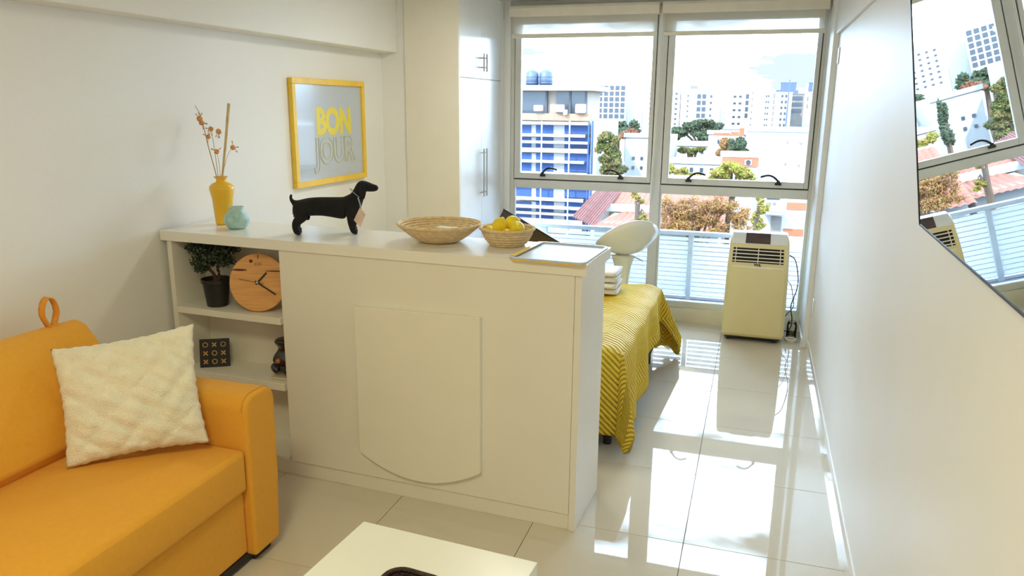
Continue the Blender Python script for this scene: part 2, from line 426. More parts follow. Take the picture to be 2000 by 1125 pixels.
# ================================================================ BALCONY RAIL
struct('ledge', B(-3.2,1.4,YW+.12,6.72,-.25,.03), mat('ledge_concrete',(.16,.165,.19),rough=.9,var=.15,nscale=12))
rl = thing('balcony_railing','grey metal balcony railing with white striped glass panels outside the window','railing',(-.76,6.6,.03))
obj('top_rail', B(-3.1,1.35,6.575,6.625,.59,.625), M_alug, rl, bev=.004)
obj('bottom_rail', B(-3.1,1.35,6.585,6.615,.035,.06), M_alug, rl, bev=.003)
PX = [-3.05,-1.78,-.49,.80]
for x in PX: obj('post', B(x-.020,x+.020,6.58,6.62,.03,.592), M_alug, rl, bev=.003)
for a,b in zip(PX,PX[1:]+[1.35]):
    if b-a < .3: continue
    pn = obj('glass_panel', B(a+.022,b-.022,6.597,6.603,.06,.59), G_win, rl)
    z = .072; k = 0; first = None
    while z < .575:
        if first is None: first = obj('frosted_stripe', B(a+.024,b-.024,6.5935,6.5965,z,z+.029), M_frost, pn)
        else:
            c = clone(first, pn); c.location = (0,0,z-.072)
        z += .0392
    

# ================================================================ WARDROBE
wd = thing('wardrobe','tall white built-in wardrobe with steel bar handles beside the window','wardrobe',(-2.18,5.44,0))
DX = -1.977
obj('carcass', B(-2.376,DX-.02,5.022,5.96,0,ZC-.003), M_cab, wd)
obj('side_panel', B(-2.376,DX-.001,5.004,5.022,0,ZC-.003), mat('wardrobe_side',(.80,.76,.68),rough=.45,var=.015), wd, bev=.001, seg=1)
for (a,b) in ((5.024,5.451),(5.454,5.885)):
    for (z0,z1,h0,h1) in ((.08,1.838,.985,1.34),(1.842,ZC-.006,1.892,2.018)):
        d = obj('door', B(DX-.018,DX,a,b,z0,z1), M_door, wd, bev=.0015, seg=1)
        yy = b-.03 if a < 5.2 else a+.03
        bm = bmesh.new(); tube([(DX+.032,yy,h0),(DX+.032,yy,h1)],.006,10,bm)
        for hz in (h0+.03,h1-.03): tube([(DX,yy,hz),(DX+.032,yy,hz)],.004,8,bm)
        obj('handle', bm, M_steel, d, label='brushed steel bar handle')
obj('filler_strip', B(DX-.018,DX,5.888,5.965,0,ZC-.003), M_door, wd)
obj('plinth', B(DX-.05,DX-.021,5.024,5.885,0,.075), M_cab, wd)

# ================================================================ COUNTER / DIVIDER (own frame: x along front, y deep)
ct = thing('divider_counter','white half-height divider counter with open shelves and folded table leaf','counter',(XL,2.774,0),-math.atan(.04524))
def ob(name, a, m=M_cab, par=ct, **k):
    k.setdefault('bev',.0012); k.setdefault('seg',1)
    return obj(name, B(*a), m, par, world=False, **k)
HC = 1.094; DB = .205
ob('countertop', (.010,2.002,0,.387,HC-.045,HC), M_top)
ob('side_board', (.036,.062,.010,.377,.07,HC-.045))
ob('side_board', (1.957,1.983,.012,.377,.0,HC-.045), label='bare white end panel lit by the window')
ob('front_panel', (.645,1.956,.010,.028,.070,HC-.045))
ob('divider_board', (.630,.6445,.028,.377,.07,HC-.045))
ob('back_panel', (.0621,.6299,DB,DB+.012,.085,HC-.045))
ob('back_panel', (.6446,1.9565,.362,.376,.07,HC-.045))
ob('plinth', (.036,1.956,.018,.036,0,.0695))
ob('plinth', (.036,.054,.037,.30,0,.0695))
for z0,z1 in ((.712,.742),(.404,.438),(.0705,.085)): ob('shelf', (.0621,.6299,.0101,DB-.0005,z0,z1))
pl = [(1.022,.842),(1.585,.852)]; n = 14
for k in range(n+1):
    s = 1.585-(1.585-1.022)*k/n; pl.append((s,.104+.088*((s-1.303)/.2815)**2))
obj('folding_leaf', prism(pl,'y',-.016,.0095), mat('leaf_melamine',(.82,.80,.72),rough=.38,var=.01), ct, world=False, bev=.0015, seg=1, label='folded-down table leaf with curved lower edge')
def CL(s, t, z):  # counter frame to world
    return ROOT[ct.name] @ Vector((s,t,z))

# ================================================================ THINGS ON THE COUNTER
ZT = HC+.0006
# vase
vl = (-2.403,3.03,ZT)
vs_ = thing('bottle_vase','tall mustard yellow bottle vase holding dried stems','vase',vl)
obj('body', lathe([(0,0),(.036,0),(.039,.01),(.047,.12),(.0565,.165),(.055,.180),(.042,.193),(.025,.200),(.022,.208),(.024,.216),(.034,.224),(.0325,.2245),(.020,.214),(.018,.20),(.02,.05),(0,.045)], vl, 40), M_yel, vs_, smooth=True)
def dstem(label, pts, r, balls, name='dried_flower', m=M_dry):
    t = thing(name, label, 'dried flower', pts[0])
    P = spline(pts,5); obj('stalk', tube(P, [r*(1-.5*i/len(P)) for i in range(len(P))], 6), m, t, smooth=True)
    for b, rr in balls:
        bm = bmesh.new(); bmesh.ops.create_icosphere(bm, subdivisions=3, radius=rr, matrix=Matrix.Translation(b))
        c = Vector(b)
        for v in bm.verts: v.co = c + (v.co-c)*(1+random.uniform(-.13,.13))
        fb = obj('seed_head', bm, M_berry, t)
        for k in range(3):
            a = random.uniform(0,2*PI); e = c+Vector((math.cos(a)*.03,.0,math.sin(a)*.03))
            obj('bud', tube([c,(c+e)/2,e],[.0012,.001,.003],5), m, fb)
vy = 3.03
def vp(u,v,dy=0): return at(u,v,vy+dy)
z0 = Vector((vl[0],vl[1],ZT+.05))
dstem('dried branch leaning left with a pair of orange seed heads at its top', [z0,vp(424,349),vp(408,290),vp(397,245),vp(390,222),vp(381,206)], .0026, [(vp(390,232),.0135),(vp(394,240),.012)])
dstem('dried branch with three orange seed heads at its middle height', [z0+Vector((.005,0,0)),vp(427,349,.005),vp(420,300,.01),vp(414,262,.01),vp(412,250,.01)], .002, [(vp(412,252,.01),.0115),(vp(427,257,.01),.0125),(vp(407,267,.01),.0105)])
dstem('thin dried twig with one low orange seed head', [z0+Vector((.0,.005,0)),vp(431,349,-.005),vp(428,320,-.005),vp(423,296,-.008)], .0016, [(vp(423,296,-.008),.0115)])
dstem('dried twig leaning right with one pale orange seed head', [z0+Vector((.008,.0,0)),vp(434,349,-.01),vp(440,320,-.01),vp(446,300,-.01),vp(455,288,-.01)], .0014, [(vp(455,288,-.01),.0118)])
rd = thing('dried_reed','straight pale dried reed standing tallest in the vase','dried flower',z0+Vector((.006,-.004,0)))
obj('stalk', tube([z0+Vector((.006,-.004,0)),vp(434,349,-.004),vp(441,275,-.004),vp(447,202,-.004)],[.004,.005,.006,.007],8), mat('pale_reed',(.66,.50,.26),rough=.8,var=.15,nscale=25), rd, smooth=True)
# jar
jl = (-2.262,2.94,ZT)
j = obj('round_jar', lathe([(0,0),(.034,0),(.048,.014),(.0585,.040),(.052,.062),(.036,.078),(.031,.088),(.036,.100),(.0335,.101),(.027,.088),(.03,.07),(.04,.04),(0,.02)], (0,0,0), 40), M_jar, smooth=True); j.location = jl
tag(j,'small round mottled turquoise pot beside the yellow vase','pot')

# dachshund figure: local frame s forward, t to its left, h up
dg = thing('dachshund_figurine','black dachshund figurine wearing a paper tag on the white counter','figurine',(-1.914,2.900,ZT),math.radians(27))
K = .250/109
def dp(u, v, t=0.): return ((u-577)*K, t, (458-v)*.00218)
nodes = [('pelvis',dp(585,404),.0345),('loin',dp(608,401),.0355),('mid',dp(640,403),.0385),('chest',dp(668,408),.0480),('shoulder',dp(683,401),.0400),('neck',dp(692,384),.0270),('nape',dp(697,370),.0230),
 ('skull',dp(701,361),.0265),('brow',dp(709,362),.0210),('muzzle',dp(721,366),.0145),('nose',dp(733,366),.0105),
 ('tail0',dp(574,395),.0110),('tail1',dp(568,390),.0070),('tail2',dp(566.5,383),.0055),('tail3',dp(568.5,377),.0035)]
edges = [(0,1),(1,2),(2,3),(3,4),(4,5),(5,6),(6,7),(7,8),(8,9),(9,10),(0,11),(11,12),(12,13),(13,14)]
for sgn in (-1,1):
    b = len(nodes); o_ = .026*sgn
    nodes += [('hip',dp(584,413,o_),.030),('knee',dp(587,424,o_*1.1),.0240),('hock',dp(574,433,o_*1.1),.0150),('shank',dp(574,445,o_*1.1),.0135),('heel',dp(576,452,o_*1.1),.0130),('paw',dp(583,452.5,o_*1.1),.0115)]
    edges += [(0,b),(b,b+1),(b+1,b+2),(b+2,b+3),(b+3,b+4),(b+4,b+5)]
    b = len(nodes)
    nodes += [('arm',dp(681,418,o_),.021),('elbow',dp(680,430,o_*1.05),.0185),('wrist',dp(681,444,o_*1.05),.0135),('pad',dp(682,452.0,o_*1.05),.0125),('toe',dp(689,452.8,o_*1.05),.0112)]
    edges += [(4,b),(b,b+1),(b+1,b+2),(b+2,b+3),(b+3,b+4)]
def skin(name, nodes, edges, m, parent, sub=2, root=0, label=None):
    me = bpy.data.meshes.new(name); me.from_pydata([n_[1] for n_ in nodes], edges, []); me.materials.append(m)
    o = bpy.data.objects.new(name, me); COL.objects.link(o); o.parent = parent
    sk = o.modifiers.new('skin','SKIN'); sk.use_smooth_shade = True
    for i, n_ in enumerate(nodes):
        me.skin_vertices[0].data[i].radius = (n_[2],n_[2]); me.skin_vertices[0].data[i].use_root = (i == root)
    s = o.modifiers.new('sub','SUBSURF'); s.levels = s.render_levels = sub
    if label: o['label'] = label
    return o
nodes = [(a,p,r*(1.22 if r > .02 else 1.28)) for a,p,r in nodes]
skin('body', nodes, edges, M_dog, dg)
for sgn in (-1,1):
    def ear(a, b, sgn=sgn):
        s, t, h = dp(693+13*a+3*b, 355+31*b)
        wv = math.sin(PI*min(1,max(0,a)))*.006
        return (s-(.0 if b < .6 else 0), sgn*(.031+.007*math.sin(PI*.5*b)+wv), h)
    bm = bmesh.new(); g = []
    for jj in range(9):
        b = jj/8; wd_ = (.35+.65*math.sin(PI*min(1,b*.9+.12)))
        g.append([bm.verts.new(ear(.5+(a_-.5)*wd_*1.25, b)) for a_ in (0,.25,.5,.75,1)])
    for r0, r1 in zip(g, g[1:]):
        for q in range(4): bm.faces.new((r0[q],r0[q+1],r1[q+1],r1[q]))
    obj('ear', bm, M_dog, dg, world=False, smooth=True, solid=.005, sub=2)
    bm = bmesh.new(); bmesh.ops.create_uvsphere(bm, u_segments=10, v_segments=8, radius=.0028, matrix=Matrix.Translation((dp(713,361)[0],sgn*.0125,dp(713,359)[2])))
    obj('eye', bm, M_resin, dg, world=False, smooth=True)
    for (u_) in (582,689):
        bm = bmesh.new()
        for q in (-1,0,1): bmesh.ops.create_uvsphere(bm, u_segments=8, v_segments=6, radius=.0062, matrix=Matrix.Translation((dp(u_-2,0)[0],sgn*.028+q*.0060,.0063)))
        obj('toes', bm, M_dog, dg, world=False, smooth=True)
cs = dp(688,378)
ring = []
for k in range(25):
    a = 2*PI*k/24; d_ = Vector((.45,0,.55)).normalized(); e1 = Vector((.0,1,0)); e2 = Vector((.75,0,-.66)).normalized()
    ring.append(Vector(cs)+Vector((.003,0,.002))+e1*math.cos(a)*.0345+e2*math.sin(a)*.0345)
obj('collar', tube(ring,.0016,6,cap=False), M_ribbon, dg, world=False, smooth=True)
tg = thing('paper_tag','pink-beige paper tag hanging from the dachshund collar','tag',(dg.location.x+.285,dg.location.y+.11,ZT))
a0 = at(699,386,2.955); a1 = at(705,408,2.95); c_ = at(704,428,2.95)
obj('ribbon', tube(spline([a0,(a0+a1)/2+Vector((.002,0,0)),a1]),[.003]*11,6), M_ribbon, tg)
dz = [at(703,405,2.95),at(714,419,2.95),at(704,444,2.935),at(691,430,2.935)]
bm = bmesh.new(); vv = [bm.verts.new(p) for p in dz]; bm.faces.new(vv)
obj('card', bm, M_kraft, tg, solid=.0012)

# baskets
def coil_basket(name, label, loc, prof, sx=1., seg=64, rope=.0060):
    """coiled straw: every coil a torus-like roll following the profile"""
    t = thing(name, label, 'basket', loc)
    bm = bmesh.new(); P = spline([(r,0,z) for r,z in prof],8); L = 0; out = [P[0]]
    for a,b in zip(P,P[1:]):
        L += (b-a).length
        if L >= rope*1.8: out.append(b); L = 0
    out.append(P[-1])
    for p in out:
        R = p.x; n1 = seg; rings = []
        for i in range(n1):
            a = 2*PI*i/n1; wob = 1+.16*math.sin(a*32+p.z*900)
            c = Vector((loc[0]+R*math.cos(a)*sx,loc[1]+R*math.sin(a),loc[2]+p.z+rope)); d_ = Vector((math.cos(a),math.sin(a),0))
            rings.append([bm.verts.new(c+(d_*math.cos(2*PI*k/6)+Vector((0,0,1))*math.sin(2*PI*k/6))*rope*wob) for k in range(6)])
        for i in range(n1):
            A_, B_ = rings[i], rings[(i+1)%n1]
            for k in range(6): bm.faces.new((A_[k],A_[(k+1)%6],B_[(k+1)%6],B_[k]))
    obj('coiled_wall', bm, M_straw, t, smooth=True)
    obj('base_disc', lathe([(0,.001),(prof[0][0],.001),(prof[0][0],.006),(0,.006)],loc,32), M_straw, t)
    return t
b1 = (-1.262,2.957,ZT)
coil_basket('straw_bowl','wide shallow woven straw bowl in the middle of the counter', b1, [(.075,0),(.10,.012),(.135,.038),(.163,.062),(.172,.070)], sx=1.02)
b2 = (-.965,2.975,ZT)
coil_basket('straw_basket','small woven straw basket full of lemons', b2, [(.070,0),(.086,.018),(.098,.040),(.104,.056),(.112,.064)])
kc = thing('keycard_holder','pale grey plastic box lying in the straw bowl','box',(b1[0]+.03,b1[1]+.01,ZT+.02),math.radians(-8))
obj('case', B(-.045,.045,-.025,.025,.016,.036), mat('pale_grey_plastic',(.62,.66,.60),rough=.25), kc, world=False, bev=.003)
obj('lid', B(-.043,.043,-.023,.023,.0362,.040), M_white, kc, world=False, bev=.001)
kk = thing('black_key_fob','small black key fob lying in the straw bowl','key fob',(b1[0]-.035,b1[1]-.03,ZT+.014))
obj('fob', lathe([(0,0),(.016,.002),(.018,.010),(.012,.018),(0,.02)],(0,0,.014),20), M_black, kk, world=False, smooth=True)
def lemon(label, p, rz, ry, s=1.):
    o = obj('lemon', lathe([(0,-.043),(.006,-.042),(.010,-.036),(.022,-.028),(.031,-.012),(.033,0),(.031,.012),(.022,.028),(.011,.035),(.007,.041),(0,.043)],(0,0,0),24), M_lemon, smooth=True)
    o.location = p; o.rotation_euler = (ry,.3,rz); o.scale = (s,s,s)
    tag(o, label, 'lemon', 'lemons in the straw basket')
    return o
lemon('lemon on top of the pile at its left, facing out', at(975,440,2.945), 1.2, .35, .88)
lemon('lemon on the pile at its front right', at(1010,446,2.93), .3, 1.25, .92)
lemon('lemon on top of the pile at its back right', at(1000,434,3.01), 1.9, 1.3, .85)
lemon('lemon lying low against the left rim of the basket', at(957,452,3.00), .6, 1.2, .75)
lemon('lemon lowest in the middle of the pile', at(989,459,2.935), 0., 1.4, .8)

# tray
ty = thing('serving_tray','white glossy tray with yellow underside at the end of the counter','tray',(-.705,2.85,ZT),-.06)
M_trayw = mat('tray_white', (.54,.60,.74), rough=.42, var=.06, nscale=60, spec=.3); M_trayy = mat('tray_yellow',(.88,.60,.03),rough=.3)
def rrect(x0,x1,y0,y1,r,n=6):
    out = []
    for cx,cy,a0 in ((x1-r,y1-r,0),(x0+r,y1-r,PI/2),(x0+r,y0+r,PI),(x1-r,y0+r,1.5*PI)):
        for k in range(n+1): a = a0+PI/2*k/n; out.append((cx+r*math.cos(a),cy+r*math.sin(a)))
    return out
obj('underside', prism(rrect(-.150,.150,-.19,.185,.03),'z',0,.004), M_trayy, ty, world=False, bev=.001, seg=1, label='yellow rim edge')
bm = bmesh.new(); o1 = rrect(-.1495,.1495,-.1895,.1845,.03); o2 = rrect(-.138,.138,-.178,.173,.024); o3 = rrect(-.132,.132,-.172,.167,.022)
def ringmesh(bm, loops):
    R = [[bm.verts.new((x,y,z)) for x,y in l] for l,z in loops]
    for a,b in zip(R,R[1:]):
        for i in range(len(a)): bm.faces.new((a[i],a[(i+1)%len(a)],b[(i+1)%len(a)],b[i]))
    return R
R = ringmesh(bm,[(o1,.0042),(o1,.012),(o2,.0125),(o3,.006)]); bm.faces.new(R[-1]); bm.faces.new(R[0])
obj('yellow_light_strip', B(-.1465,-.126,-.165,.160,.0128,.0142), M_trayy, ty, world=False, label='yellow light on the inner slope, put in as a strip')  # yellow light falling on the tray's left slope, laid on as a coloured strip
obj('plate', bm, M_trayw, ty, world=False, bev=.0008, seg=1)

# ================================================================ THINGS ON THE SHELVES
Z1, Z2 = .7426, .4386
def in_shelf(s,t,z): return CL(s,t,z)
pp = in_shelf(.222,.095,Z1)
pt = thing('potted_bonsai','small dark-leaved bonsai in a black pot on the upper shelf','plant',pp)
obj('pot', lathe([(0,0),(.046,0),(.048,.006),(.060,.108),(.066,.110),(.066,.128),(.060,.128),(.056,.105),(0,.100)],pp,32), M_black, pt, smooth=True, bev=.001)
obj('soil', lathe([(0,.1005),(.055,.1055),(.05,.112),(0,.114)],pp,20), M_soil, pt)
for q in (([0,0,.11],[-.012,0,.15],[-.035,-.005,.175],[-.045,0,.20]),([0.01,0,.11],[.02,0,.15],[.012,.0,.18],[.03,.0,.22],[.0,0,.25])):
    obj('trunk', tube(spline([pp+Vector(a) for a in q],4),[.009-.0004*i for i in range(4*(len(q)-1)+1)],7), M_bark, pt, smooth=True)
def leaves(blobs, n, size, up=.3, seed=1):
    r = random.Random(seed); vs_ = []; fs = []
    tot = sum(b[3]*b[4]*b[5] for b in blobs)
    for (cx,cy,cz,rx,ry,rz) in blobs:
        for _ in range(int(n*rx*ry*rz/tot)):
            d = Vector((r.gauss(0,1),r.gauss(0,1),r.gauss(0,1))).normalized(); rr = r.uniform(.3,1.15)
            p = Vector((cx+d.x*rx*rr,cy+d.y*ry*rr,cz+d.z*rz*rr))
            a = Vector((r.gauss(0,1),r.gauss(0,1),r.gauss(0,1))).normalized(); b = a.cross(d+Vector((.01,.02,up)))
            if b.length < 1e-3: continue
            b.normalize(); s = size*r.uniform(.6,1.2); i = len(vs_)
            vs_ += [p-a*s, p+b*s*.5, p+a*s, p-b*s*.5]; fs.append((i,i+1,i+2,i+3))
    return vs_, fs
def leafobj(name, blobs, n, size, m, parent, seed=1, label=None):
    vv, ff = leaves(blobs, n, size, seed=seed)
    if parent is not None:
        inv = ROOT[parent.name].inverted(); vv = [inv @ v for v in vv]
    me = bpy.data.meshes.new(name); me.from_pydata(vv, [], ff); me.materials.append(m)
    o = bpy.data.objects.new(name, me); COL.objects.link(o); o.parent = parent; o['kind'] = 'stuff'
    if label: o['label'] = label
    return o
q = pp
leafobj('foliage', [(q.x-.055,q.y-.01,q.z+.205,.055,.045,.035),(q.x+.055,q.y+.0,q.z+.215,.05,.045,.03),(q.x-.005,q.y-.01,q.z+.235,.07,.05,.03),(q.x-.06,q.y,q.z+.268,.07,.06,.032),(q.x+.04,q.y+.01,q.z+.272,.08,.06,.030),(q.x-.06,q.y-.02,q.z+.175,.03,.03,.025)], 4200, .0085, M_leaf, pt, 3)

# clock
ck = thing('wooden_wall_clock','round wooden clock with black hands leaning in the upper shelf','clock',in_shelf(.466,.088,Z1+.0),math.radians(15))
CR = .130; lean = Matrix.Translation((0,0,CR+.001)) @ Matrix.Rotation(math.radians(-11),4,'X') 
def inclk(bm): bmesh.ops.transform(bm, matrix=lean, verts=bm.verts); return bm
def disc(r, y0, y1, seg=72):
    return prism([(r*math.cos(2*PI*k/seg), r*math.sin(2*PI*k/seg)) for k in range(seg)],'y',y0,y1)
obj('dial', inclk(disc(CR,-.009,.009)), M_wood, ck, world=False, bev=.002)
def hand(name, ang, L, wd_, back=.012, yy=-.0135):
    bm = B(-wd_/2,wd_/2,yy,yy+.002,-back,L); bmesh.ops.transform(bm, matrix=Matrix.Rotation(math.radians(ang),4,'Y'), verts=bm.verts)
    obj(name, inclk(bm), M_black, ck, world=False)
hand('hour_hand', 42, .060, .007); hand('minute_hand', 122, .098, .006, yy=-.0165); hand('second_hand', -80, .085, .0015, .03, yy=-.0185)
obj('hub', inclk(disc(.005,-.020,-.009,16)), M_steel, ck, world=False)
for (a,l) in ((0,.018),):
    obj('hour_mark', inclk(B(-.0015,.0015,-.0102,-.009,CR-.006-l,CR-.006)), M_black, ck, world=False)
bm = bmesh.new()
for (x0_,x1_,z0_,z1_) in ((-.014,.014,.078,.0795),(-.014,.014,.086,.0875),(-.014,-.0125,.078,.0875),(.0125,.014,.078,.0875)): bx(bm,x0_,x1_,-.0102,-.009,z0_,z1_)
obj('engraved_mark', inclk(bm), M_knot, ck, world=False)
for (x,z,rx,rz) in ((-.085,.055,.034,.005),(-.032,.095,.008,.008),(.08,.052,.045,.003)):
    obj('knot', inclk(prism([(x+rx*math.cos(2*PI*k/16)*(1+.2*math.sin(k*3)), z+rz*math.sin(2*PI*k/16)) for k in range(16)],'y',-.0099,-.0089)), M_knot, ck, world=False)

# noughts-and-crosses board
tb = thing('noughts_and_crosses_board','black noughts and crosses board leaning on the middle shelf','board game',in_shelf(.188,.080,Z2),math.radians(30))
lean = Matrix.Rotation(math.radians(-14),4,'X')
S = .134
obj('board', inclk(B(-S/2,S/2,0,.012,.001,S)), M_slate, tb, world=False, bev=.002)
obj('rest', inclk(B(-.01,.01,.0125,.018,.02,.09)), M_slate, tb, world=False)
lay = [('o',0,2),('x',1,2),('o',2,2),('x',0,1),('o',1,1),('x',2,1),('x',0,0),('o',1,0),('x',2,0)]
for t_,i,jj in lay:
    cx, cz = (i-1)*.040, S/2+(jj-1)*.040; bm = bmesh.new()
    if t_ == 'o':
        tube([(cx+.0105*math.cos(2*PI*k/20),-.003,cz+.0105*math.sin(2*PI*k/20)) for k in range(21)],.0026,6,bm,cap=False)
    else:
        for a in (PI/4,-PI/4):
            bx(bm,-.013,.013,-.0055,-.001,-.003,.003, mx=Matrix.Translation((cx,0,cz)) @ Matrix.Rotation(a,4,'Y'))
    obj('nought' if t_ == 'o' else 'cross', inclk(bm), M_peg, tb, world=False)

# black figure half hidden
fg = thing('seated_figurine','glossy black seated figurine half hidden by the counter front','figurine',in_shelf(.585,.11,Z2))
nn = [('hip',(0,0,.045),.038),('belly',(0,0,.075),.036),('chest',(.0,0,.105),.026),('neck',(0,0,.125),.018),('head',(-.002,0,.150),.036),('crown',(-.002,0,.172),.028)]
ee = [(0,1),(1,2),(2,3),(3,4),(4,5)]
for sg in (-1,1):
    b = len(nn); nn += [('thigh',(sg*.03,-.02,.04),.020),('knee',(sg*.045,-.045,.045),.016),('foot',(sg*.012,-.055,.026),.013),('shl',(sg*.028,0,.105),.014),('elb',(sg*.045,-.01,.08),.012),('hnd',(sg*.03,-.045,.066),.011)]
    ee += [(0,b),(b,b+1),(b+1,b+2),(2,b+3),(b+3,b+4),(b+4,b+5)]
nn = [(a,(p[0]*1.1-.008,p[1]*.9,p[2]*1.06+.004),r*(1.65 if a in ('head','crown','belly','chest') else 1.3)) for a,p,r in nn]
skin('body', nn, ee, M_resin, fg)
obj('base', B(-.055,.04,-.065,.045,.0,.011), mat('beige_base',(.62,.52,.38),rough=.5), fg, world=False, bev=.003)
bm = bmesh.new(); bmesh.ops.create_icosphere(bm, subdivisions=2, radius=.012, matrix=Matrix.Translation((-.02,-.05,.085)))
obj('ornament', bm, mat('orange_ornament',(.55,.16,.05),rough=.3), fg, world=False, smooth=True)

# ================================================================ FRAMED PRINT
fp = thing('framed_print','yellow framed pale blue print reading BON JOUR on the left wall','framed print',(XL,4.285,1.17))
y0_, y1_, za, zb_ = 3.862, 4.706, 1.172, 1.800; fw_ = .034
for a in ((y0_,y1_,za,za+fw_),(y0_,y1_,zb_-fw_,zb_)): obj('frame_rail', B(XL+.001,XL+.030,*a), M_gold, fp, bev=.002, seg=1)
for a in ((y0_,y0_+fw_,za+fw_,zb_-fw_),(y1_-fw_,y1_,za+fw_,zb_-fw_)): obj('frame_rail', B(XL+.001,XL+.030,*a), M_gold, fp, bev=.002, seg=1)
pr_ = obj('print', B(XL+.002,XL+.016,y0_+fw_,y1_-fw_,za+fw_,zb_-fw_), M_print, fp)
rotw = Matrix(((0,0,1,0),(1,0,0,0),(0,1,0,0),(0,0,0,1)))
text('lettering','BON',.215,M_ink,fp,(XL+.0165,4.325,1.478),rotw,bold=.0115,sx=.90)
text('lettering','JOUR',.215,M_inkline,fp,(XL+.018,4.325,1.300),rotw,outline=.0020,offset=.007,sx=.90)

# ================================================================ SOFA
sf = thing('sofa','mustard yellow fabric sofa against the left wall','sofa',(-2.08,1.2,0))
def rbox(x0,x1,y0,y1,z0,z1,n=8,bul=(0,0,0)):
    """box grid with gently bulging faces"""
    bm = B(x0,x1,y0,y1,z0,z1)
    bmesh.ops.subdivide_edges(bm, edges=bm.edges[:], cuts=n, use_grid_fill=True)
    for v in bm.verts:
        a = 2*(v.co.x-x0)/(x1-x0)-1; b = 2*(v.co.y-y0)/(y1-y0)-1; c = 2*(v.co.z-z0)/(z1-z0)-1
        fa, fb, fc = (1-a*a)**.5 if abs(a)<1 else 0, (1-b*b)**.5 if abs(b)<1 else 0, (1-c*c)**.5 if abs(c)<1 else 0
        v.co.x += bul[0]*a*fb*fc; v.co.y += bul[1]*b*fa*fc; v.co.z += bul[2]*c*fa*fb
    return bm
# base with front skirt
obj('base', B(-2.50,-1.672,.30,2.105,.045,.300), M_sofa, sf, bev=.02, seg=3)
def arm(y0, y1):
    pts = []
    zt = .655; r = .055
    prof = [(y0,.035),(y0+.002,zt-r)]+[(y0+r-r*math.cos(a),zt-r+r*math.sin(a)) for a in [PI/2*k/6 for k in range(1,7)]]
    prof += [(y1-r+r*math.sin(a),zt-r+r*math.cos(a)) for a in [PI/2*k/6 for k in range(0,7)]]+[(y1-.004,.30),(y1-.022,.035)]
    o = obj('armrest', prism(prof,'x',-2.50,-1.640), M_sofa, sf, bev=.014, seg=3)
    sm = [(-1.655,p[0],p[1]) for p in prof[1:-1]]
    obj('seam', tube([(x-.003,y+(.001 if y > (y0+y1)/2 else -.001),z+.001) for x,y,z in sm],.0022,5), mat('seam_thread',(.66,.30,.03),rough=.9), o)
    return o
arm(2.100,2.272); arm(.13,.298)
obj('seat_cushion', rbox(-2.46,-1.652,.305,2.098,.302,.462,8,(.014,0,.034)), M_sofa, sf, bev=.06, seg=4)
obj('back_frame', B(-2.55,-2.44,.30,2.098,.05,.66), M_sofa, sf, bev=.02, seg=3)
def backc(y0,y1):
    bm = bmesh.new(); prof = [(-2.185,.455),(-2.13,.53),(-2.16,.66),(-2.235,.80),(-2.295,.868),(-2.345,.885),(-2.40,.87),(-2.44,.75),(-2.436,.455)]
    n_ = 12; rings = []
    for k in range(n_+1):
        y = y0+(y1-y0)*k/n_; e = abs(2*k/n_-1)**4; rings.append([bm.verts.new((-2.30+(px_+2.30)*(1-.10*e),y,.66+(pz-.66)*(1-.015*e))) for px_,pz in prof])
    for a,b in zip(rings,rings[1:]):
        for k in range(len(prof)): bm.faces.new((a[k],a[(k+1)%len(prof)],b[(k+1)%len(prof)],b[k]))
    bm.faces.new(rings[0]); bm.faces.new(rings[-1])
    return obj('back_cushion', bm, M_sofa, sf, bev=.012, seg=3)
bk = backc(1.205,2.094); backc(.305,1.200)
lp = []
for k in range(17):
    a = PI*2*k/16; lp.append((0, .033*math.sin(a)*(1-.55*max(0,math.cos(a)))*.9, .055-.058*math.cos(a)))
bm = bmesh.new(); rr_ = []
ly, lx, lz = 1.985, -2.345, .873
for (x,y,z) in lp:
    rr_.append((bm.verts.new((lx-.012,ly+y,lz+z)),bm.verts.new((lx+.014,ly+y,lz+z))))
for a,b in zip(rr_,rr_[1:]): bm.faces.new((a[0],a[1],b[1],b[0]))
obj('strap_loop', bm, mat('strap_fabric',(.76,.31,.03),rough=.8,var=.1,nscale=50), bk, solid=.005, smooth=True, label='orange fabric strap loop')
for (x,y) in ((-1.72,2.18),(-1.72,.22),(-2.44,2.18),(-2.44,.22)): obj('foot', B(x-.05,x+.05,y-.05,y+.05,0,.034), M_ply, sf, bev=.004)
obj('underframe', B(-2.46,-1.68,.16,2.235,.012,.044), M_ply, sf)

# plush cushion: four corners in space
BL, BR_, TR, TL = at(129,916,1.735), at(409,864,2.035), at(377,632,2.090), at(97,683,1.86)
nrm = (BR_-BL).cross(TL-BL).normalized()
if nrm.y > 0: nrm = -nrm
rc = random.Random(4)
def cush(sgn):
    def f(a,b):
        p = (BL*(1-a)+BR_*a)*(1-b)+(TL*(1-a)+TR*a)*b
        ea, eb = 4*a*(1-a), 4*b*(1-b)
        c = (BL+BR_+TL+TR)/4; pull = .055*(1-ea*.999)*(eb)+.0; p = p+(c-p)*(.07*((1-ea)*eb+(1-eb)*ea))
        th = .062*(max(ea*eb,0))**.42
        # diamond embossing
        u_, v_ = a*4.2, b*4.2; em = abs(math.sin(PI*(u_+v_)/1.35))*abs(math.sin(PI*(u_-v_)/1.35))
        wob = .004*math.sin(a*37+b*11)*math.sin(b*41-a*7)
        return p+nrm*sgn*(th+.016*em**.7*min(1,6*ea*eb)+wob*min(1,4*ea*eb)) + (TR-TL).normalized()*.0012*(math.sin(b*47)+math.sin(b*83+1))*(1-ea) + Vector((0,0,1))*.0012*(math.sin(a*43)+math.sin(a*91))*(1-eb)
    return f
bm = bmesh.new(); n_ = 64
G = [[[None]*(n_+1) for _ in range(n_+1)] for _ in (0,1)]
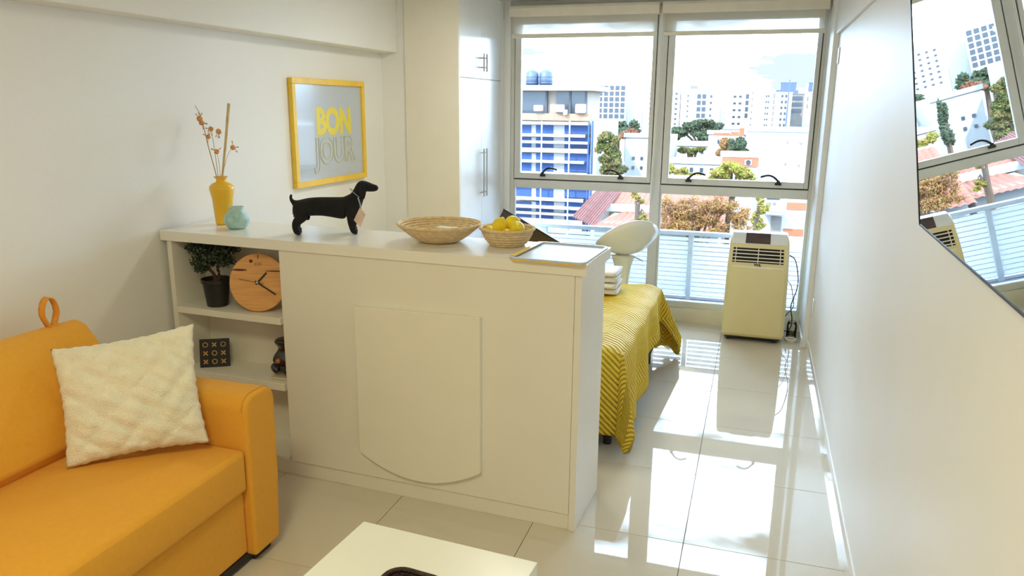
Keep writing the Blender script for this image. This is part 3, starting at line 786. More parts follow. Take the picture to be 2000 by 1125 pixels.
for s_i, sg in enumerate((1,-1)):
    f = cush(sg)
    for i in range(n_+1):
        for jj in range(n_+1):
            if s_i == 1 and (i in (0,n_) or jj in (0,n_)): G[1][i][jj] = G[0][i][jj]
            else: G[s_i][i][jj] = bm.verts.new(f(i/n_,jj/n_))
    for i in range(n_):
        for jj in range(n_): bm.faces.new((G[s_i][i][jj],G[s_i][i+1][jj],G[s_i][i+1][jj+1],G[s_i][i][jj+1]))
cu = obj('throw_pillow', bm, M_fur, smooth=True, base=(BL+BR_)/2)
tag(cu,'cream plush square pillow leaning in the corner of the yellow sofa','pillow')

# ================================================================ COFFEE TABLE
tt = thing('coffee_table','low white square coffee table in the foreground','table',(-.80,1.45,0),math.radians(-4))
A_ = Vector((-1.06,1.867,0)); 
inv = ROOT[tt.name].inverted(); a_ = inv @ A_; b_ = inv @ Vector((-.497,1.829,0))
tx0, tx1, ty1 = a_.x, b_.x, (a_.y+b_.y)/2; ty0 = ty1-.85
obj('tabletop', B(tx0,tx1,ty0,ty1,.372,.420), M_table, tt, world=False, bev=.002)
for (x,y) in ((tx0+.01,ty0+.01),(tx1-.06,ty0+.01),(tx0+.01,ty1-.06),(tx1-.06,ty1-.06)): obj('leg', B(x,x+.05,y,y+.05,0,.3715), M_table, tt, world=False, bev=.002)
bp_ = Vector((-.765,1.522,.4206))
bb = thing('dark_woven_tray','dark brown woven tray on the coffee table','tray',bp_,math.radians(-6))
def rr2(k, x0, x1, y0, y1, z): return [(x,y) for x,y in rrect(x0,x1,y0,y1,.045,6)]
bm = bmesh.new()
for k in range(6):
    z = .004+k*.007; L = rrect(-.075-.001*k,.075+.001*k,-.10-.001*k,.09+.001*k,.04,6)
    pts_ = [(x,y,z+.0018*math.sin(i*2.2)) for i,(x,y) in enumerate(L)]; tube(pts_+[pts_[0]],.0046,6,bm,cap=False)
obj('woven_wall', bm, M_basket, bb, world=False, smooth=True)
obj('tray_base', prism(rrect(-.073,.073,-.098,.088,.038),'z',0,.004), M_basket, bb, world=False)
L = rrect(-.082,.082,-.106,.096,.045,6); bm = bmesh.new(); tube([(x,y,.043) for x,y in L]+[(L[0][0],L[0][1],.043)],.007,8,bm,cap=False)
obj('rim', bm, M_basket, bb, world=False, smooth=True)

# ================================================================ TV
tv = thing('television','glossy flat television on the right wall mirroring the window','television',(.36,1.54,1.40))
th, ph = math.radians(1.5), math.radians(8.8)
nT = Vector((-math.cos(th)*math.cos(ph),math.sin(th)*math.cos(ph),-math.sin(ph)))
dT = Vector((math.sin(th),math.cos(th),0)).normalized(); uT = nT.cross(dT).normalized()
if uT.z < 0: uT = -uT
cT = Vector((.370,1.968,1.400))  # far bottom corner of the screen
def tvb(s0,s1,h0,h1,d0,d1):
    """s back from the far edge, h up, d out of the screen"""
    bm = bmesh.new(); v = [bm.verts.new(cT-dT*s+uT*h+nT*d) for d in (d0,d1) for h in (h0,h1) for s in (s0,s1)]
    for f in ((0,1,3,2),(4,5,7,6),(0,1,5,4),(2,3,7,6),(0,2,6,4),(1,3,7,5)): bm.faces.new([v[i] for i in f])
    return bm
obj('screen', tvb(0,1.10,0,.62,-.004,0), M_screen, tv)
obj('bezel', tvb(-.006,1.106,-.0035,-.0002,-.004,.0015), M_black, tv)
obj('bezel', tvb(-.006,-.0003,-.0002,.62,-.004,.0015), M_black, tv)
obj('bezel', tvb(-.006,1.106,.6203,.626,-.004,.0015), M_black, tv)
obj('bezel', tvb(1.1003,1.106,-.0002,.62,-.004,.0015), M_black, tv)
obj('rear_shell', tvb(-.008,1.108,-.014,.628,-.026,-.0045), M_tvside, tv, bev=.003, label='silver casing edge')
bm = tvb(.40,.70,.20,.42,-.028,-.027)
obj('wall_bracket', B(.392,XR-.001,1.30,1.62,1.66,1.82), M_black, tv)

# ================================================================ DARK LEANING SCREEN behind the counter
ds = thing('tilted_board','dark brown glossy board standing tilted behind the lemon basket','board',(-1.72,5.25,0))
Pa, Pb = at(988,411,5.3), at(1085,469,5.3)
dd_ = (Pb-Pa).normalized(); uu_ = Vector((dd_.z,0,-dd_.x)).normalized(); 
if uu_.z > 0: uu_ = -uu_
bm = bmesh.new(); q4 = [Pa-dd_*.02,Pb+dd_*.22,Pb+dd_*.22+uu_*.38,Pa-dd_*.02+uu_*.38]
vA = [bm.verts.new(p) for p in q4]; vB = [bm.verts.new(p+Vector((.0,.03,0))) for p in q4]
bm.faces.new(vA); bm.faces.new(vB)
for i in range(4): bm.faces.new((vA[i],vA[(i+1)%4],vB[(i+1)%4],vB[i]))
obj('panel', bm, M_brown, ds, bev=.004)
bm = bmesh.new(); tube([q4[0]+Vector((0,-.002,0)),q4[1]+Vector((0,-.002,0))],.006,8,bm)
obj('edge_trim', bm, M_black, ds)
obj('support', B(-1.50,-1.44,5.335,5.375,0,.62), M_black, ds, bev=.004)
obj('foot', B(-1.62,-1.32,5.22,5.48,0,.02), M_black, ds, bev=.004)

# ================================================================ BED, QUILT, TOWELS
bd = thing('bed','low bed with dark fabric base behind the counter','bed',(-1.5,4.2,0))
BX0, BX1, BY0, BY1 = -2.45, -.565, 3.50, 4.92
obj('base', B(BX0,BX1,BY0,BY1,.08,.27), M_bedbase, bd, bev=.01)
obj('mattress', B(BX0,BX1+.005,BY0,BY1,.272,.505), M_towel, bd, bev=.03, seg=3)
for (x,y) in ((BX0+.06,BY0+.06),(BX1-.05,BY0+.06),(BX0+.06,BY1-.06),(BX1-.03,BY1-.06)): obj('leg', lathe([(0,0),(.022,0),(.022,.08),(0,.08)],(x,y,0),16), M_ply, bd)
QX, QY0, QY1, QZ = BX1+.012, BY0-.012, BY1+.012, .522
def quilt(a, b):
    """a: cloth coordinate along x (QX is edge), b: along y"""
    ox = max(0,a-QX); oy = 0; sy = 0
    if b > QY1: oy = b-QY1; sy = 1
    elif b < QY0: oy = QY0-b; sy = -1
    bx_, by_ = min(a,QX), min(max(b,QY0),QY1)
    wr_ = .006*math.sin(a*23+b*9)*math.sin(b*17-a*5)
    if ox == 0 and oy == 0: 
        e = min(QX-a,.06)/.06; e2 = min(min(b-QY0,QY1-b),.06)/.06
        return Vector((a,b,QZ+wr_-.018*(1-min(e,1))**2-.018*(1-min(e2,1))**2))
    r = math.hypot(ox,oy); 
    if r < 1e-6: return Vector((bx_,by_,QZ-.018))
    dx_, dy_ = ox/r, sy*oy/r
    corner = 2*ox*oy/(r*r)           # 1 on the diagonal
    fl_ = .045+.20*corner + .05*max(0,math.sin(b*11+1.2))*(1-corner)
    rr = min(r,.03); drop = r-.015 if r > .03 else r*.5
    if corner > 0 and sy > 0: fl_ += .22*corner
    zz = QZ-.018-drop*math.sqrt(max(0,1-fl_*fl_))
    out = rr*.5+fl_*max(0,r-.03)-.55*corner*max(0,r-.42)
    fold = .018*math.sin(ox*0+b*14)*min(1,ox/.2)*(1-corner)
    return Vector((bx_+dx_*out+fold, by_+dy_*out, max(zz,.012+.01*corner)))
A0, A1, C0, C1 = -2.3, QX+.43, QY0-.43, QY1+.44
def qf(i, j):
    b = C0+(C1-C0)*j; 
    # hem on the right side rises towards the window
    t = min(max((b-3.85)/.95,0),1); hem = .43-.19*t*t*(3-2*t)
    if b > QY1: hem = .24+(.44-.24)*min(1,(b-QY1)/.18)
    if b > 4.86 and b <= QY1: hem = .24
    amax = QX+hem
    # keep the edge line of the bed on a grid line
    a = A0+(QX-A0)*(i/.7) if i <= .7 else QX+(amax-QX)*(i-.7)/.3
    return quilt(a, b), a, b
bm = gridsurf(lambda i,j: qf(i,j)[0], 80, 120, lambda i,j: (qf(i,j)[1],qf(i,j)[2]))
ql = obj('quilt', bm, M_quilt, smooth=True, solid=.010, base=(-1.4,4.2,.52))
tag(ql,'bright yellow quilted bedspread draped over the bed to the floor','bedspread')
lbp = at(1304,672,5.12)
bm = B(-.028,.028,-.001,.001,-.03,.03, mx=Matrix.Translation(lbp) @ Matrix.Rotation(.5,4,'Y'))
bmesh.ops.translate(bm, vec=(1.4,-4.2,-.52), verts=bm.verts)
lb_ = obj('care_label', bm, M_white, ql, world=False, label='white fabric care label')
for k in range(4):
    z = .531+k*.038
    t = thing('folded_towel', ['folded white towel at the bottom of the stack on the bed','second folded white towel from the bottom of the stack','third folded white towel from the bottom of the stack','top folded white towel of the stack on the bed'][k], 'towel', (-.93,4.60,z), [.05,-.04,.08,-.02][k], group='folded towels on the bed')
    def tw(i, j):
        a = 2*PI*j; 
        x = -.16+.32*i; cy_, cz_ = math.cos(a), math.sin(a)
        return (x+.01*abs(cz_), math.copysign(abs(cy_)**.35,cy_)*.115, .0185+math.copysign(abs(cz_)**.6,cz_)*.0175)
    bm = gridsurf(tw, 10, 28)
    bmesh.ops.remove_doubles(bm, verts=bm.verts, dist=1e-5)
    ends = [e for e in bm.edges if e.is_boundary]; bmesh.ops.holes_fill(bm, edges=ends, sides=0)
    obj('fold', bm, M_towel, t, world=False, smooth=True)
    obj('fold_edge', tube(spline([(.165,-.10,.010),(.170,0,.0185),(.165,.10,.027)]),[.006]*13,6), M_towel, t, world=False, smooth=True)

# ================================================================ STOOL
SP = Vector((-.885,5.47,0))
st = thing('bar_stool','white moulded plastic bar stool with curved back near the window','stool',SP)
back = Vector((.55,-.84,0)).normalized(); side = Vector((back.y,-back.x,0))
def shell(i, j):
    rho = i; a = 2*PI*j; ca = math.cos(a)
    w_ = .5+.5*ca; rim = .025+.245*w_**1.6
    r_ = .205+.03*w_
    q_ = back*(r_*rho*ca*(1-.12*w_*rho))+side*(.225*rho*math.sin(a))
    return SP+q_+Vector((.02,0,.615+rim*rho**2.6))
bm = gridsurf(shell, 14, 48); bmesh.ops.remove_doubles(bm, verts=bm.verts, dist=1e-4)
obj('seat_shell', bm, M_shell, st, smooth=True, solid=.012)
obj('stem_cover', lathe([(.018,.30),(.040,.34),(.050,.42),(.062,.52),(.085,.590),(.10,.606),(0,.606)],SP,28), M_shell, st, smooth=True)
obj('pole', lathe([(0,.03),(.024,.03),(.024,.34),(0,.34)],SP,20), M_steel, st, smooth=True)
obj('base_plate', lathe([(0,0),(.20,0),(.20,.008),(.16,.016),(.05,.028),(.03,.05),(0,.05)],SP,40), M_steel, st, smooth=True)
obj('height_lever', tube([SP+Vector((.07,-.02,.600)),SP+Vector((.155,-.05,.575))],.005,8), M_steel, st)
obj('screw_plate', lathe([(0,.607),(.055,.607),(.055,.613),(0,.613)],SP,16), M_steel, st)

# ================================================================ PORTABLE AIR CONDITIONER
ac = thing('portable_air_conditioner','cream portable air conditioner on casters by the window','air conditioner',(.056,5.72,0))
ax0, ax1 = -.157, .268; prof = [(5.585,.035),(5.560,.05),(5.556,.30),(5.562,.52),(5.580,.62),(5.612,.70),(5.652,.752),(5.70,.775),(5.86,.775),(5.885,.75),(5.885,.035)]
def taper(bm):
    for v in bm.verts:
        t = max(0,(v.co.z-.15)/.62); c = (ax0+ax1)/2; v.co.x = c+(v.co.x-c)*(1-.075*t*t)
    return bm
def fy(z):
    for (y_a,z_a),(y_b,z_b) in zip(prof[1:],prof[2:]):
        if z_a <= z <= z_b and z_b > z_a: return y_a+(y_b-y_a)*(z-z_a)/(z_b-z_a)
    return 5.556
obj('housing', taper(prism(prof,'x',ax0,ax1)), M_ac, ac, bev=.018, seg=3)
pf = [(fy(z)-.006,z) for z in (.06,.2,.35,.45,.52,.555)]+[(fy(z)+.01,z) for z in (.555,.45,.3,.06)]
obj('front_panel', taper(prism(pf,'x',ax0+.016,ax1-.016)), M_ac, ac, bev=.006, seg=2)
pf = [(fy(z)-.009,z) for z in (.548,.556,.564)]+[(fy(z)+.006,z) for z in (.564,.548)]
obj('panel_lip', taper(prism(pf,'x',ax0+.03,ax1-.03)), mat('ac_lip',(.84,.76,.52),rough=.3), ac, bev=.002)
pf = [(fy(.585)-.0012,.585),(fy(.62)-.0012,.62),(fy(.685)-.0012,.685),(fy(.685)+.02,.685),(fy(.585)+.02,.585)]
gr = obj('vent_recess', taper(prism(pf,'x',ax0+.030,ax1-.034)), M_dark, ac)
for k in range(4):
    z = .598+k*.024; y = fy(z)
    obj('louver', taper(B(ax0+.030,ax1-.034,y-.0085,y-.0015,z-.0035,z+.0035)), mat('louver_plastic',(.82,.74,.60),rough=.4), gr)
for x in (ax0+.052,.055,ax1-.058):
    pf = [(fy(z)-.0055,z) for z in (.585,.62,.685)]+[(fy(z)-.0015,z) for z in (.685,.62,.585)]
    obj('louver_bar', taper(prism(pf,'x',x-.003,x+.003)), mat('louver_plastic',(.82,.74,.60),rough=.4), gr)
pf = [(fy(z)-.003,z) for z in (.712,.735,.752)]+[(5.70,.779),(5.72,.779),(5.72,.77),(fy(.712)+.01,.712)]
obj('top_cap', taper(prism(pf,'x',ax0+.012,ax1-.012)), M_acw, ac, bev=.004)
pf = [(fy(.717)-.005,.717),(fy(.735)-.005,.735),(fy(.752)-.005,.752),(5.69,.7815),(5.70,.77),(fy(.717)+.01,.717)]
obj('control_panel', taper(prism(pf,'x',-.045,.135)), M_disp, ac, label='dark brown control strip')
bm = prism([(5.60,.06),(5.87,.06),(5.87,.74),(5.70,.74),(5.64,.68),(5.605,.5)],'x',ax1-.004,ax1+.006); bmesh.ops.transform(bm, matrix=Matrix.Identity(4), verts=bm.verts)
obj('side_panel', taper(bm), M_acw, ac, bev=.003)
text('logo','TCL',.022,M_black,ac,(.055,5.5625,.5640),Matrix.Rotation(PI/2-.12,4,'X'),bold=.0016,sx=1.25)
for (x,y) in ((ax0+.05,5.62),(ax1-.05,5.62),(ax0+.05,5.84),(ax1-.05,5.84)):
    bm = bmesh.new(); prism([(y+.0165*math.cos(2*PI*k/16),.0168+.0165*math.sin(2*PI*k/16)) for k in range(16)],'x',x-.012,x+.012,bm)
    obj('caster', bm, M_black, ac)
obj('underside', B(ax0+.02,ax1-.02,5.60,5.87,.022,.036), M_black, ac)
cb = obj('power_cable', tube(spline([(.272,5.78,.62),(.315,5.80,.58),(.345,5.82,.46),(.345,5.82,.36),(.315,5.80,.24),(.33,5.79,.14),(.32,5.78,.07),(.275,5.78,.045)],8),.0042,8), M_black, smooth=True, base=(.31,5.79,.04))
tag(cb,'thin dark power cable looping beside the air conditioner','cable')
cb2 = obj('signal_cable', tube(spline([(.275,5.84,.42),(.305,5.85,.38),(.325,5.86,.30),(.335,5.86,.22),(.30,5.85,.17),(.28,5.84,.14)],8),.0032,8), M_rubber, smooth=True, base=(.31,5.85,.15))
tag(cb2,'shorter thin cable crossing behind the looping power cable','cable')
pb = thing('glass_jar','small clear glass jar with dark contents on the floor behind the air conditioner','jar',(.335,5.80,0))
obj('jar_wall', lathe([(0,.001),(.034,.001),(.036,.01),(.036,.10),(.031,.112),(.031,.12),(.028,.12),(.032,.1),(.032,.012),(0,.010)],(.335,5.80,0),24), G_win, pb, smooth=True)
obj('contents', lathe([(0,.012),(.022,.012),(.026,.03),(.015,.05),(0,.055)],(.335,5.80,0),14), mat('jar_contents',(.16,.13,.03),rough=.8,var=.5,nscale=60), pb)
cc = bmesh.new()
tube([(.330+.036*math.cos(a*.5),5.68+.045*math.sin(a*.5),.0065+.0008*a) for a in range(0,26)],.006,8,cc)
co = obj('cable_coil', cc, mat('cream_cable',(.78,.70,.50),rough=.4), smooth=True, base=(.33,5.68,0)); tag(co,'coil of cream cable on the floor beside the air conditioner','cable')
# ================================================================ OUTSIDE
GZ = -19.
M_wwall = mat('white_render', (0.248,0.245,0.239), rough=.9, var=.05, nscale=.6)
M_cwall = mat('cream_render', (0.211,0.167,0.130), rough=.9, var=.06, nscale=.6)
M_gwall = mat('grey_brown_render', (0.099,0.087,0.077), rough=.9, var=.1, nscale=.8)
M_pane = mat('far_window_glass', (0.012,0.017,0.025), rough=.3, var=.3, nscale=.7)
M_bluenet = transl('blue_safety_net', (.022,.062,.19), .3)
M_slab = mat('concrete_slab', (0.198,0.186,0.180), rough=.9, var=.1, nscale=1)
M_roof = mat('terracotta', (.115,.028,.008), rough=.85, var=.15, nscale=1.5, col2=(.17,.042,.017))
M_brick = mat('red_brick', (.20,.060,.026), rough=.9, var=.15, nscale=2)
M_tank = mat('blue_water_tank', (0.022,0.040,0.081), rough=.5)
M_scaf = mat('scaffold_board', (0.174,0.105,0.068), rough=.9, var=.15, nscale=3)
struct('ground', B(-400,400,12,900,GZ-.5,GZ), mat('street_ground',(0.099,0.093,0.087),rough=.95,var=.2,nscale=.05))
WIN = {}
def unitwin(m):
    if m.name not in WIN:
        bm = bmesh.new(); bx(bm,-.5,.5,-.5,.5,-.5,.5); me = bpy.data.meshes.new('window'); bm.to_mesh(me); bm.free(); me.materials.append(m); WIN[m.name] = me
    return WIN[m.name]
def win(parent, x0,x1,z0,z1,y, m=M_pane, d=.12, name='window'):
    o = bpy.data.objects.new(name, unitwin(m)); COL.objects.link(o); o.parent = parent
    L = parent.location
    o.location = ((x0+x1)/2-L.x,y-L.y,(z0+z1)/2-L.z); o.scale = (x1-x0,d,z1-z0)
    return o
def P2(u,v,D): p = at(u,v,D); return p.x, p.z
def building(name, label, cat, u0,u1,vt,D,depth, m, grid=None, roofbits=None, vb=None, group=None):
    """u0..u1 and vt locate the facade's sides and top at distance D; the block stands on the ground"""
    x0,z = P2(u0,vt,D); x1,_ = P2(u1,vt,D); t = thing(name,label,cat,((x0+x1)/2,D+depth/2,GZ),group=group)
    obj('walls', B(x0,x1,D,D+depth,GZ,z), m, t)
    obj('parapet', B(x0-.15,x1+.15,D-.15,D+.25,z,z+.35), m, t)
    if grid:
        for (ua,ub,n,va,vb_,r,fw_,fh,mm) in grid:
            xa,za = P2(ua,va,D); xb,zb_ = P2(ub,vb_,D); W_ = (xb-xa)/n; H_ = (zb_-za)/r
            for i in range(n):
                for k in range(r):
                    cx = xa+W_*(i+.5); cz = za+H_*(k+.5)
                    win(t,cx-W_*fw_/2,cx+W_*fw_/2,cz-abs(H_)*fh/2,cz+abs(H_)*fh/2,D-.05,mm or M_pane)
    if roofbits:
        for (ua,ub,va,vb_,mm,nm) in roofbits:
            xa,za = P2(ua,va,D+1); xb,zb_ = P2(ub,vb_,D+1)
            obj(nm, B(xa,xb,D+1,D+1+min(4,depth*.4),min(za,zb_),max(za,zb_)), mm, t)
    return t
nr = thing('dark_backing_roof','added dark flat roof that darkens the gaps in the balcony railing','building',(-3,20,GZ))  # invented block, added so the gaps between the railing stripes look dark
obj('roof_deck', B(-14,7,11,28,-3.4,-3.2), mat('backing_dark',(.013,.0135,.015),rough=.9,var=.3,nscale=.8), nr)
obj('walls', B(-13.9,6.9,11.1,27.9,GZ,-3.4), M_slab, nr)
# --- building under renovation with blue netting, 60 m away
D = 60.; x1_,zt_ = P2(1153,165,D); x0_ = x1_-16
rb = thing('building_under_renovation','building wrapped in blue safety netting and scaffold boards at the left','building',(x0_+8,D+5,GZ))
zf = P2(1150,237,D)[1]
obj('walls', B(x0_,x1_-.2,D+1.2,D+9,GZ,zf), M_slab, rb)
obj('penthouse_walls', B(x0_,x1_-.8,D+2.2,D+8,zf,P2(1150,172,D)[1]), M_cwall, rb)
obj('roof_slab', B(x0_,x1_,D+.8,D+8.5,P2(1150,177,D)[1],P2(1150,166,D)[1]), M_cwall, rb, bev=.04)
for (ua,ub) in ((1012,1068),(1088,1114),(1116,1145)):
    xa,za = P2(ua,178,D+2.1); xb,zb_ = P2(ub,222,D+2.1)
    pw = obj('window', B(xa,xb,D+2.0,D+2.25,zb_,za), M_pane, rb)
    obj('window_post', B(xb-.10,xb+.06,D+1.9,D+2.2,zb_,za), M_rubber, pw)
obj('terrace_parapet', B(x0_,x1_,D+.6,D+.9,P2(1100,236,D)[1],P2(1100,222,D)[1]), M_scaf, rb)
for (ua,ub,va,vb_) in ((1040,1058,205,218),(1082,1100,204,220),(1122,1142,203,222),(1098,1106,214,226)):
    xa,za = P2(ua,va,D); xb,zb_ = P2(ub,vb_,D); obj('sandbag_pile', B(xa,xb,D+.2,D+.6,zb_,za), mat('sandbag',(0.211,0.167,0.143),rough=.95,var=.1,nscale=3), rb, bev=.1)
for k,(va,vb_) in enumerate(((238,244),(262,268),(276,281),(290,299),(314,319),(337,342),(352,362),(388,394),(404,409),(417,422),(430,450))):
    obj('floor_slab' if k%3 == 0 else 'scaffold_deck', B(x0_,x1_-.3*(k%3 == 1),D-.1+.2*(k%2),D+.6,P2(1090,vb_,D)[1],P2(1090,va,D)[1]), M_wwall if k%3 else M_slab, rb, bev=.02, seg=1)
for (va,vb_) in ((244,262),(268,290),(299,337),(342,352),(362,388),(394,430)):
    for (ua,ub) in ((1005,1037),(1046,1080),(1102,1152)):
        xa,za = P2(ua,va,D+.5); xb,zb_ = P2(ub,vb_,D+.5); obj('safety_net', B(xa,xb,D+.62,D+.66,zb_,za), M_bluenet, rb)
    for (ua,ub) in ((1037,1046),(1080,1102)):
        xa,za = P2(ua,va,D+.5); xb,zb_ = P2(ub,vb_,D+.5); obj('pier', B(xa,xb,D+.64,D+1.2,zb_,za), M_wwall, rb)
for u_ in (1058,1112,1149,1156):
    x,_ = P2(u_,300,D-.2); obj('scaffold_pole', B(x-.05,x+.05,D-.35,D-.25,P2(u_,460,D)[1],P2(u_,236,D)[1]), M_bluenet if u_ > 1140 else M_wwall, rb)
x,_ = P2(1158,300,D); obj('end_wall', B(x-.15,x+.35,D-.2,D+9,GZ,P2(1158,238,D)[1]), M_wwall, rb)
for i,(u_,lab) in enumerate(((1033,'blue water tank on the left of the renovation roof'),(1060,'blue water tank on the right of the renovation roof'))):
    x,_ = P2(u_,163,D+4); z = P2(1150,166,D)[1]+.3; r = .55
    wt = thing('water_tank',lab,'water tank',(x,D+5,z)); obj('tank', lathe([(0,0),(r,0),(r*1.03,.6),(r,1.15),(r*.5,1.38),(0,1.42)],(x,D+5,z-.3),20), M_tank, wt, smooth=True)
    for kz in (.25,.75): obj('band', lathe([(r*1.05,kz),(r*1.07,kz+.04),(r*1.05,kz+.08)],(x,D+5,z-.3),20), M_tank, wt)
# --- far blocks
building('office_block','far office block with a regular grid of square dark windows','building',1154,1225,160,290,40,M_wwall,
   grid=[(1155,1223,6,232,166,6,.70,.74,None)], roofbits=[(1165,1195,160,150,M_slab,'plant_room')])
building('apartment_block','far white apartment block directly right of the grid-windowed office','building',1225,1262,158,345,20,M_wwall,
   grid=[(1232,1252,2,233,172,6,.35,.45,None)], roofbits=[(1228,1258,158,150,M_cwall,'plant_room')])
building('apartment_block','far wide white apartment block seen beside the window mullion','building',1258,1330,172,260,40,M_wwall,
   grid=[(1262,1328,5,246,178,7,.35,.35,None)], roofbits=[(1280,1300,172,164,M_wwall,'plant_room')])
building('apartment_block','far white apartment block with paired dark window columns above the round tree','building',1331,1408,176,255,18,M_wwall,
   grid=[(1358,1381,2,232,182,4,.75,.68,None),(1382,1394,1,232,182,4,.45,.4,None),(1336,1350,1,232,182,5,.3,.3,None)], roofbits=[(1348,1362,176,167,M_gwall,'plant_room'),(1372,1400,176,171,M_wwall,'parapet_box')])
building('apartment_block','far white apartment block with scattered small windows in the middle of the skyline','building',1409,1486,178,290,20,M_wwall,
   grid=[(1426,1452,2,248,182,5,.5,.3,None),(1453,1464,1,232,182,4,.8,.7,None),(1412,1418,1,248,182,6,.4,.35,None),(1464,1472,1,250,175,6,.7,.25,None)], roofbits=[(1415,1440,178,173,M_wwall,'parapet_box')])
building('apartment_block','far grey-white block with stacked open balconies right of the skyline centre','building',1487,1548,182,250,18,M_wwall,
   grid=[(1490,1504,2,250,182,6,.6,.35,None),(1505,1515,1,250,182,6,.9,.78,M_gwall),(1519,1540,2,250,182,6,.55,.45,None)], roofbits=[(1515,1560,182,176,M_tank,'roof_plant')])
bt = building('apartment_block','far block with wide glazed balconies left of the blue tower','building',1541,1572,184,275,12,M_gwall,
   grid=[(1543,1570,1,222,186,3,.85,.62,None)])
building('apartment_block','far white slab block at the right end of the skyline','building',1572,1625,181,300,20,M_wwall,
   grid=[(1574,1580,1,215,186,2,.5,.6,None),(1588,1600,1,222,186,3,.6,.4,None)])
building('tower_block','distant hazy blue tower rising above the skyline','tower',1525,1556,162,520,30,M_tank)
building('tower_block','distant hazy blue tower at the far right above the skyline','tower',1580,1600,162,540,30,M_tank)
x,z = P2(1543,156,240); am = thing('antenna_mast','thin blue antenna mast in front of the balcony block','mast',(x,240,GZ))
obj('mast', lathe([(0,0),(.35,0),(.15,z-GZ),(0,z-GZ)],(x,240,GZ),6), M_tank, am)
x,z = P2(1316,170,300); 
# --- mid-distance houses
building('plain_white_building','large blank white building at the right of the view','building',1458,1640,256,60,8,M_wwall,
   grid=[(1530,1545,1,280,276,1,.3,.9,M_gwall),(1556,1572,1,282,278,1,.4,.9,M_gwall),(1528,1540,1,322,318,1,.3,.9,M_gwall),(1555,1565,1,325,321,1,.4,.9,M_gwall)])
building('brick_house','white house with a brick parapet band left of the blank building','house',1384,1458,262,74,10,M_wwall,
   grid=[(1400,1406,1,281,272,1,.6,.8,None)])
br = thing('brick_parapet','low red brick roof wall with a chimney in front of the skyline','wall',(P2(1420,262,73)[0],73,P2(1420,270,73)[1]))
for (ua,ub,va,vb_) in ((1394,1426,259,265),(1428,1443,257,265),(1445,1453,250,266),(1461,1492,250,256)):
    xa,za = P2(ua,va,73); xb,zb_ = P2(ub,vb_,73); obj('brickwork', B(xa,xb,72.7,73.1,zb_,za), M_brick, br)
building('house','low white house under the round green tree','house',1300,1386,284,80,12,M_wwall, grid=[(1310,1380,4,300,290,1,.25,.6,None)])
building('house','low white flat-roofed house with small windows in the left window half','house',1222,1300,268,66,10,M_wwall, grid=[(1228,1262,2,336,300,2,.3,.3,None)])
building('house','pale flat-roofed house just above the right window transom','house',1296,1420,318,64,8,M_wwall, grid=[(1304,1325,1,338,326,1,.8,.7,M_cwall),(1340,1400,3,338,326,1,.3,.6,None)])
bh = building('brick_fronted_house','house with orange brick front and a white-framed round window','house',1412,1480,306,50,7,M_wwall)
xa,za = P2(1411,307,49.95); xb,zb_ = P2(1481,326,49.95); obj('brick_panel', B(xa,xb,49.88,50.02,zb_,za), M_brick, bh)
xa,za = P2(1455,312,49.9); xb,zb_ = P2(1468,322,49.9); f_ = obj('window_frame', B(xa,xb,49.83,49.9,zb_,za), M_wwall, bh)
cxm, czm = (xa+xb)/2,(za+zb_)/2; obj('pane', prism([(cxm+.15*math.cos(2*PI*k/14),czm+.15*math.sin(2*PI*k/14)) for k in range(14)],'y',49.80,49.84), M_pane, f_)
# lower right house
lh = thing('corner_house','white house with brick panels and a garage at the lower right','house',(P2(1530,420,38)[0],41,GZ))
D = 38.; xa,za = P2(1482,374,D); xb,_ = P2(1640,374,D)
obj('walls', B(xa,xb,D,D+5,GZ,za), M_wwall, lh)
for (ua,ub,va,vb_,mm,nm) in ((1537,1576,395,411,M_brick,'brick_panel'),(1530,1568,446,462,M_brick,'brick_panel'),(1498,1523,381,390,M_pane,'window'),(1497,1506,395,401,M_gwall,'vent'),(1510,1515,395,401,M_gwall,'vent'),(1507,1524,422,458,M_gwall,'garage_door')):
    xa,za = P2(ua,va,D); xb,zb_ = P2(ub,vb_,D); obj(nm, B(xa,xb,D-.05,D+.02,zb_,za), mm, lh)
xa,za = P2(1490,415,D-.6); xb,zb_ = P2(1530,418,D-.6); obj('canopy', B(xa,xb,D-1.2,D,zb_,za), M_gwall, lh)
# tiled roofs
def tiled_roof(t, x0,x1,y0,y1,z0,z1, pitch=.30, hipl=0.):
    nx = int((x1-x0)/pitch*4); rows = max(3,int(math.hypot(y1-y0,z1-z0)/.42))
    def f(i,j):
        x = x0+(x1-x0)*i; y = y0+(y1-y0)*j; x = x+hipl*j*(1-i)
        return (x,y,z0+(z1-z0)*j+.06*abs(math.sin(PI*(x-x0)/pitch))-.05*((j*rows)%1.0))
    return obj('roof_slope', gridsurf(f,nx,rows*2), M_roof, t)
rf = thing('tiled_roof_house','house with orange terracotta tiled roof in the left half of the view','house',(-5.5,40,GZ))
xa,_ = P2(1164,370,44); xe,_ = P2(1300,370,44)
zr, ze, zm = P2(1230,362,46)[1], P2(1230,446,36)[1], P2(1230,404,41)[1]
tiled_roof(rf, P2(1172,404,41)[0],xe,41.2,46,zm-.05,zr,hipl=.9)
tiled_roof(rf, P2(1150,446,36)[0],xe+.3,36,40.8,ze,zm-.25,hipl=.9)
obj('ridge_band', B(P2(1182,404,41)[0],xe,40.7,41.2,zm-.25,zm+.10), M_wwall, rf)
obj('walls', B(P2(1165,446,36)[0],xe,37,46,GZ,ze+.05), M_wwall, rf)
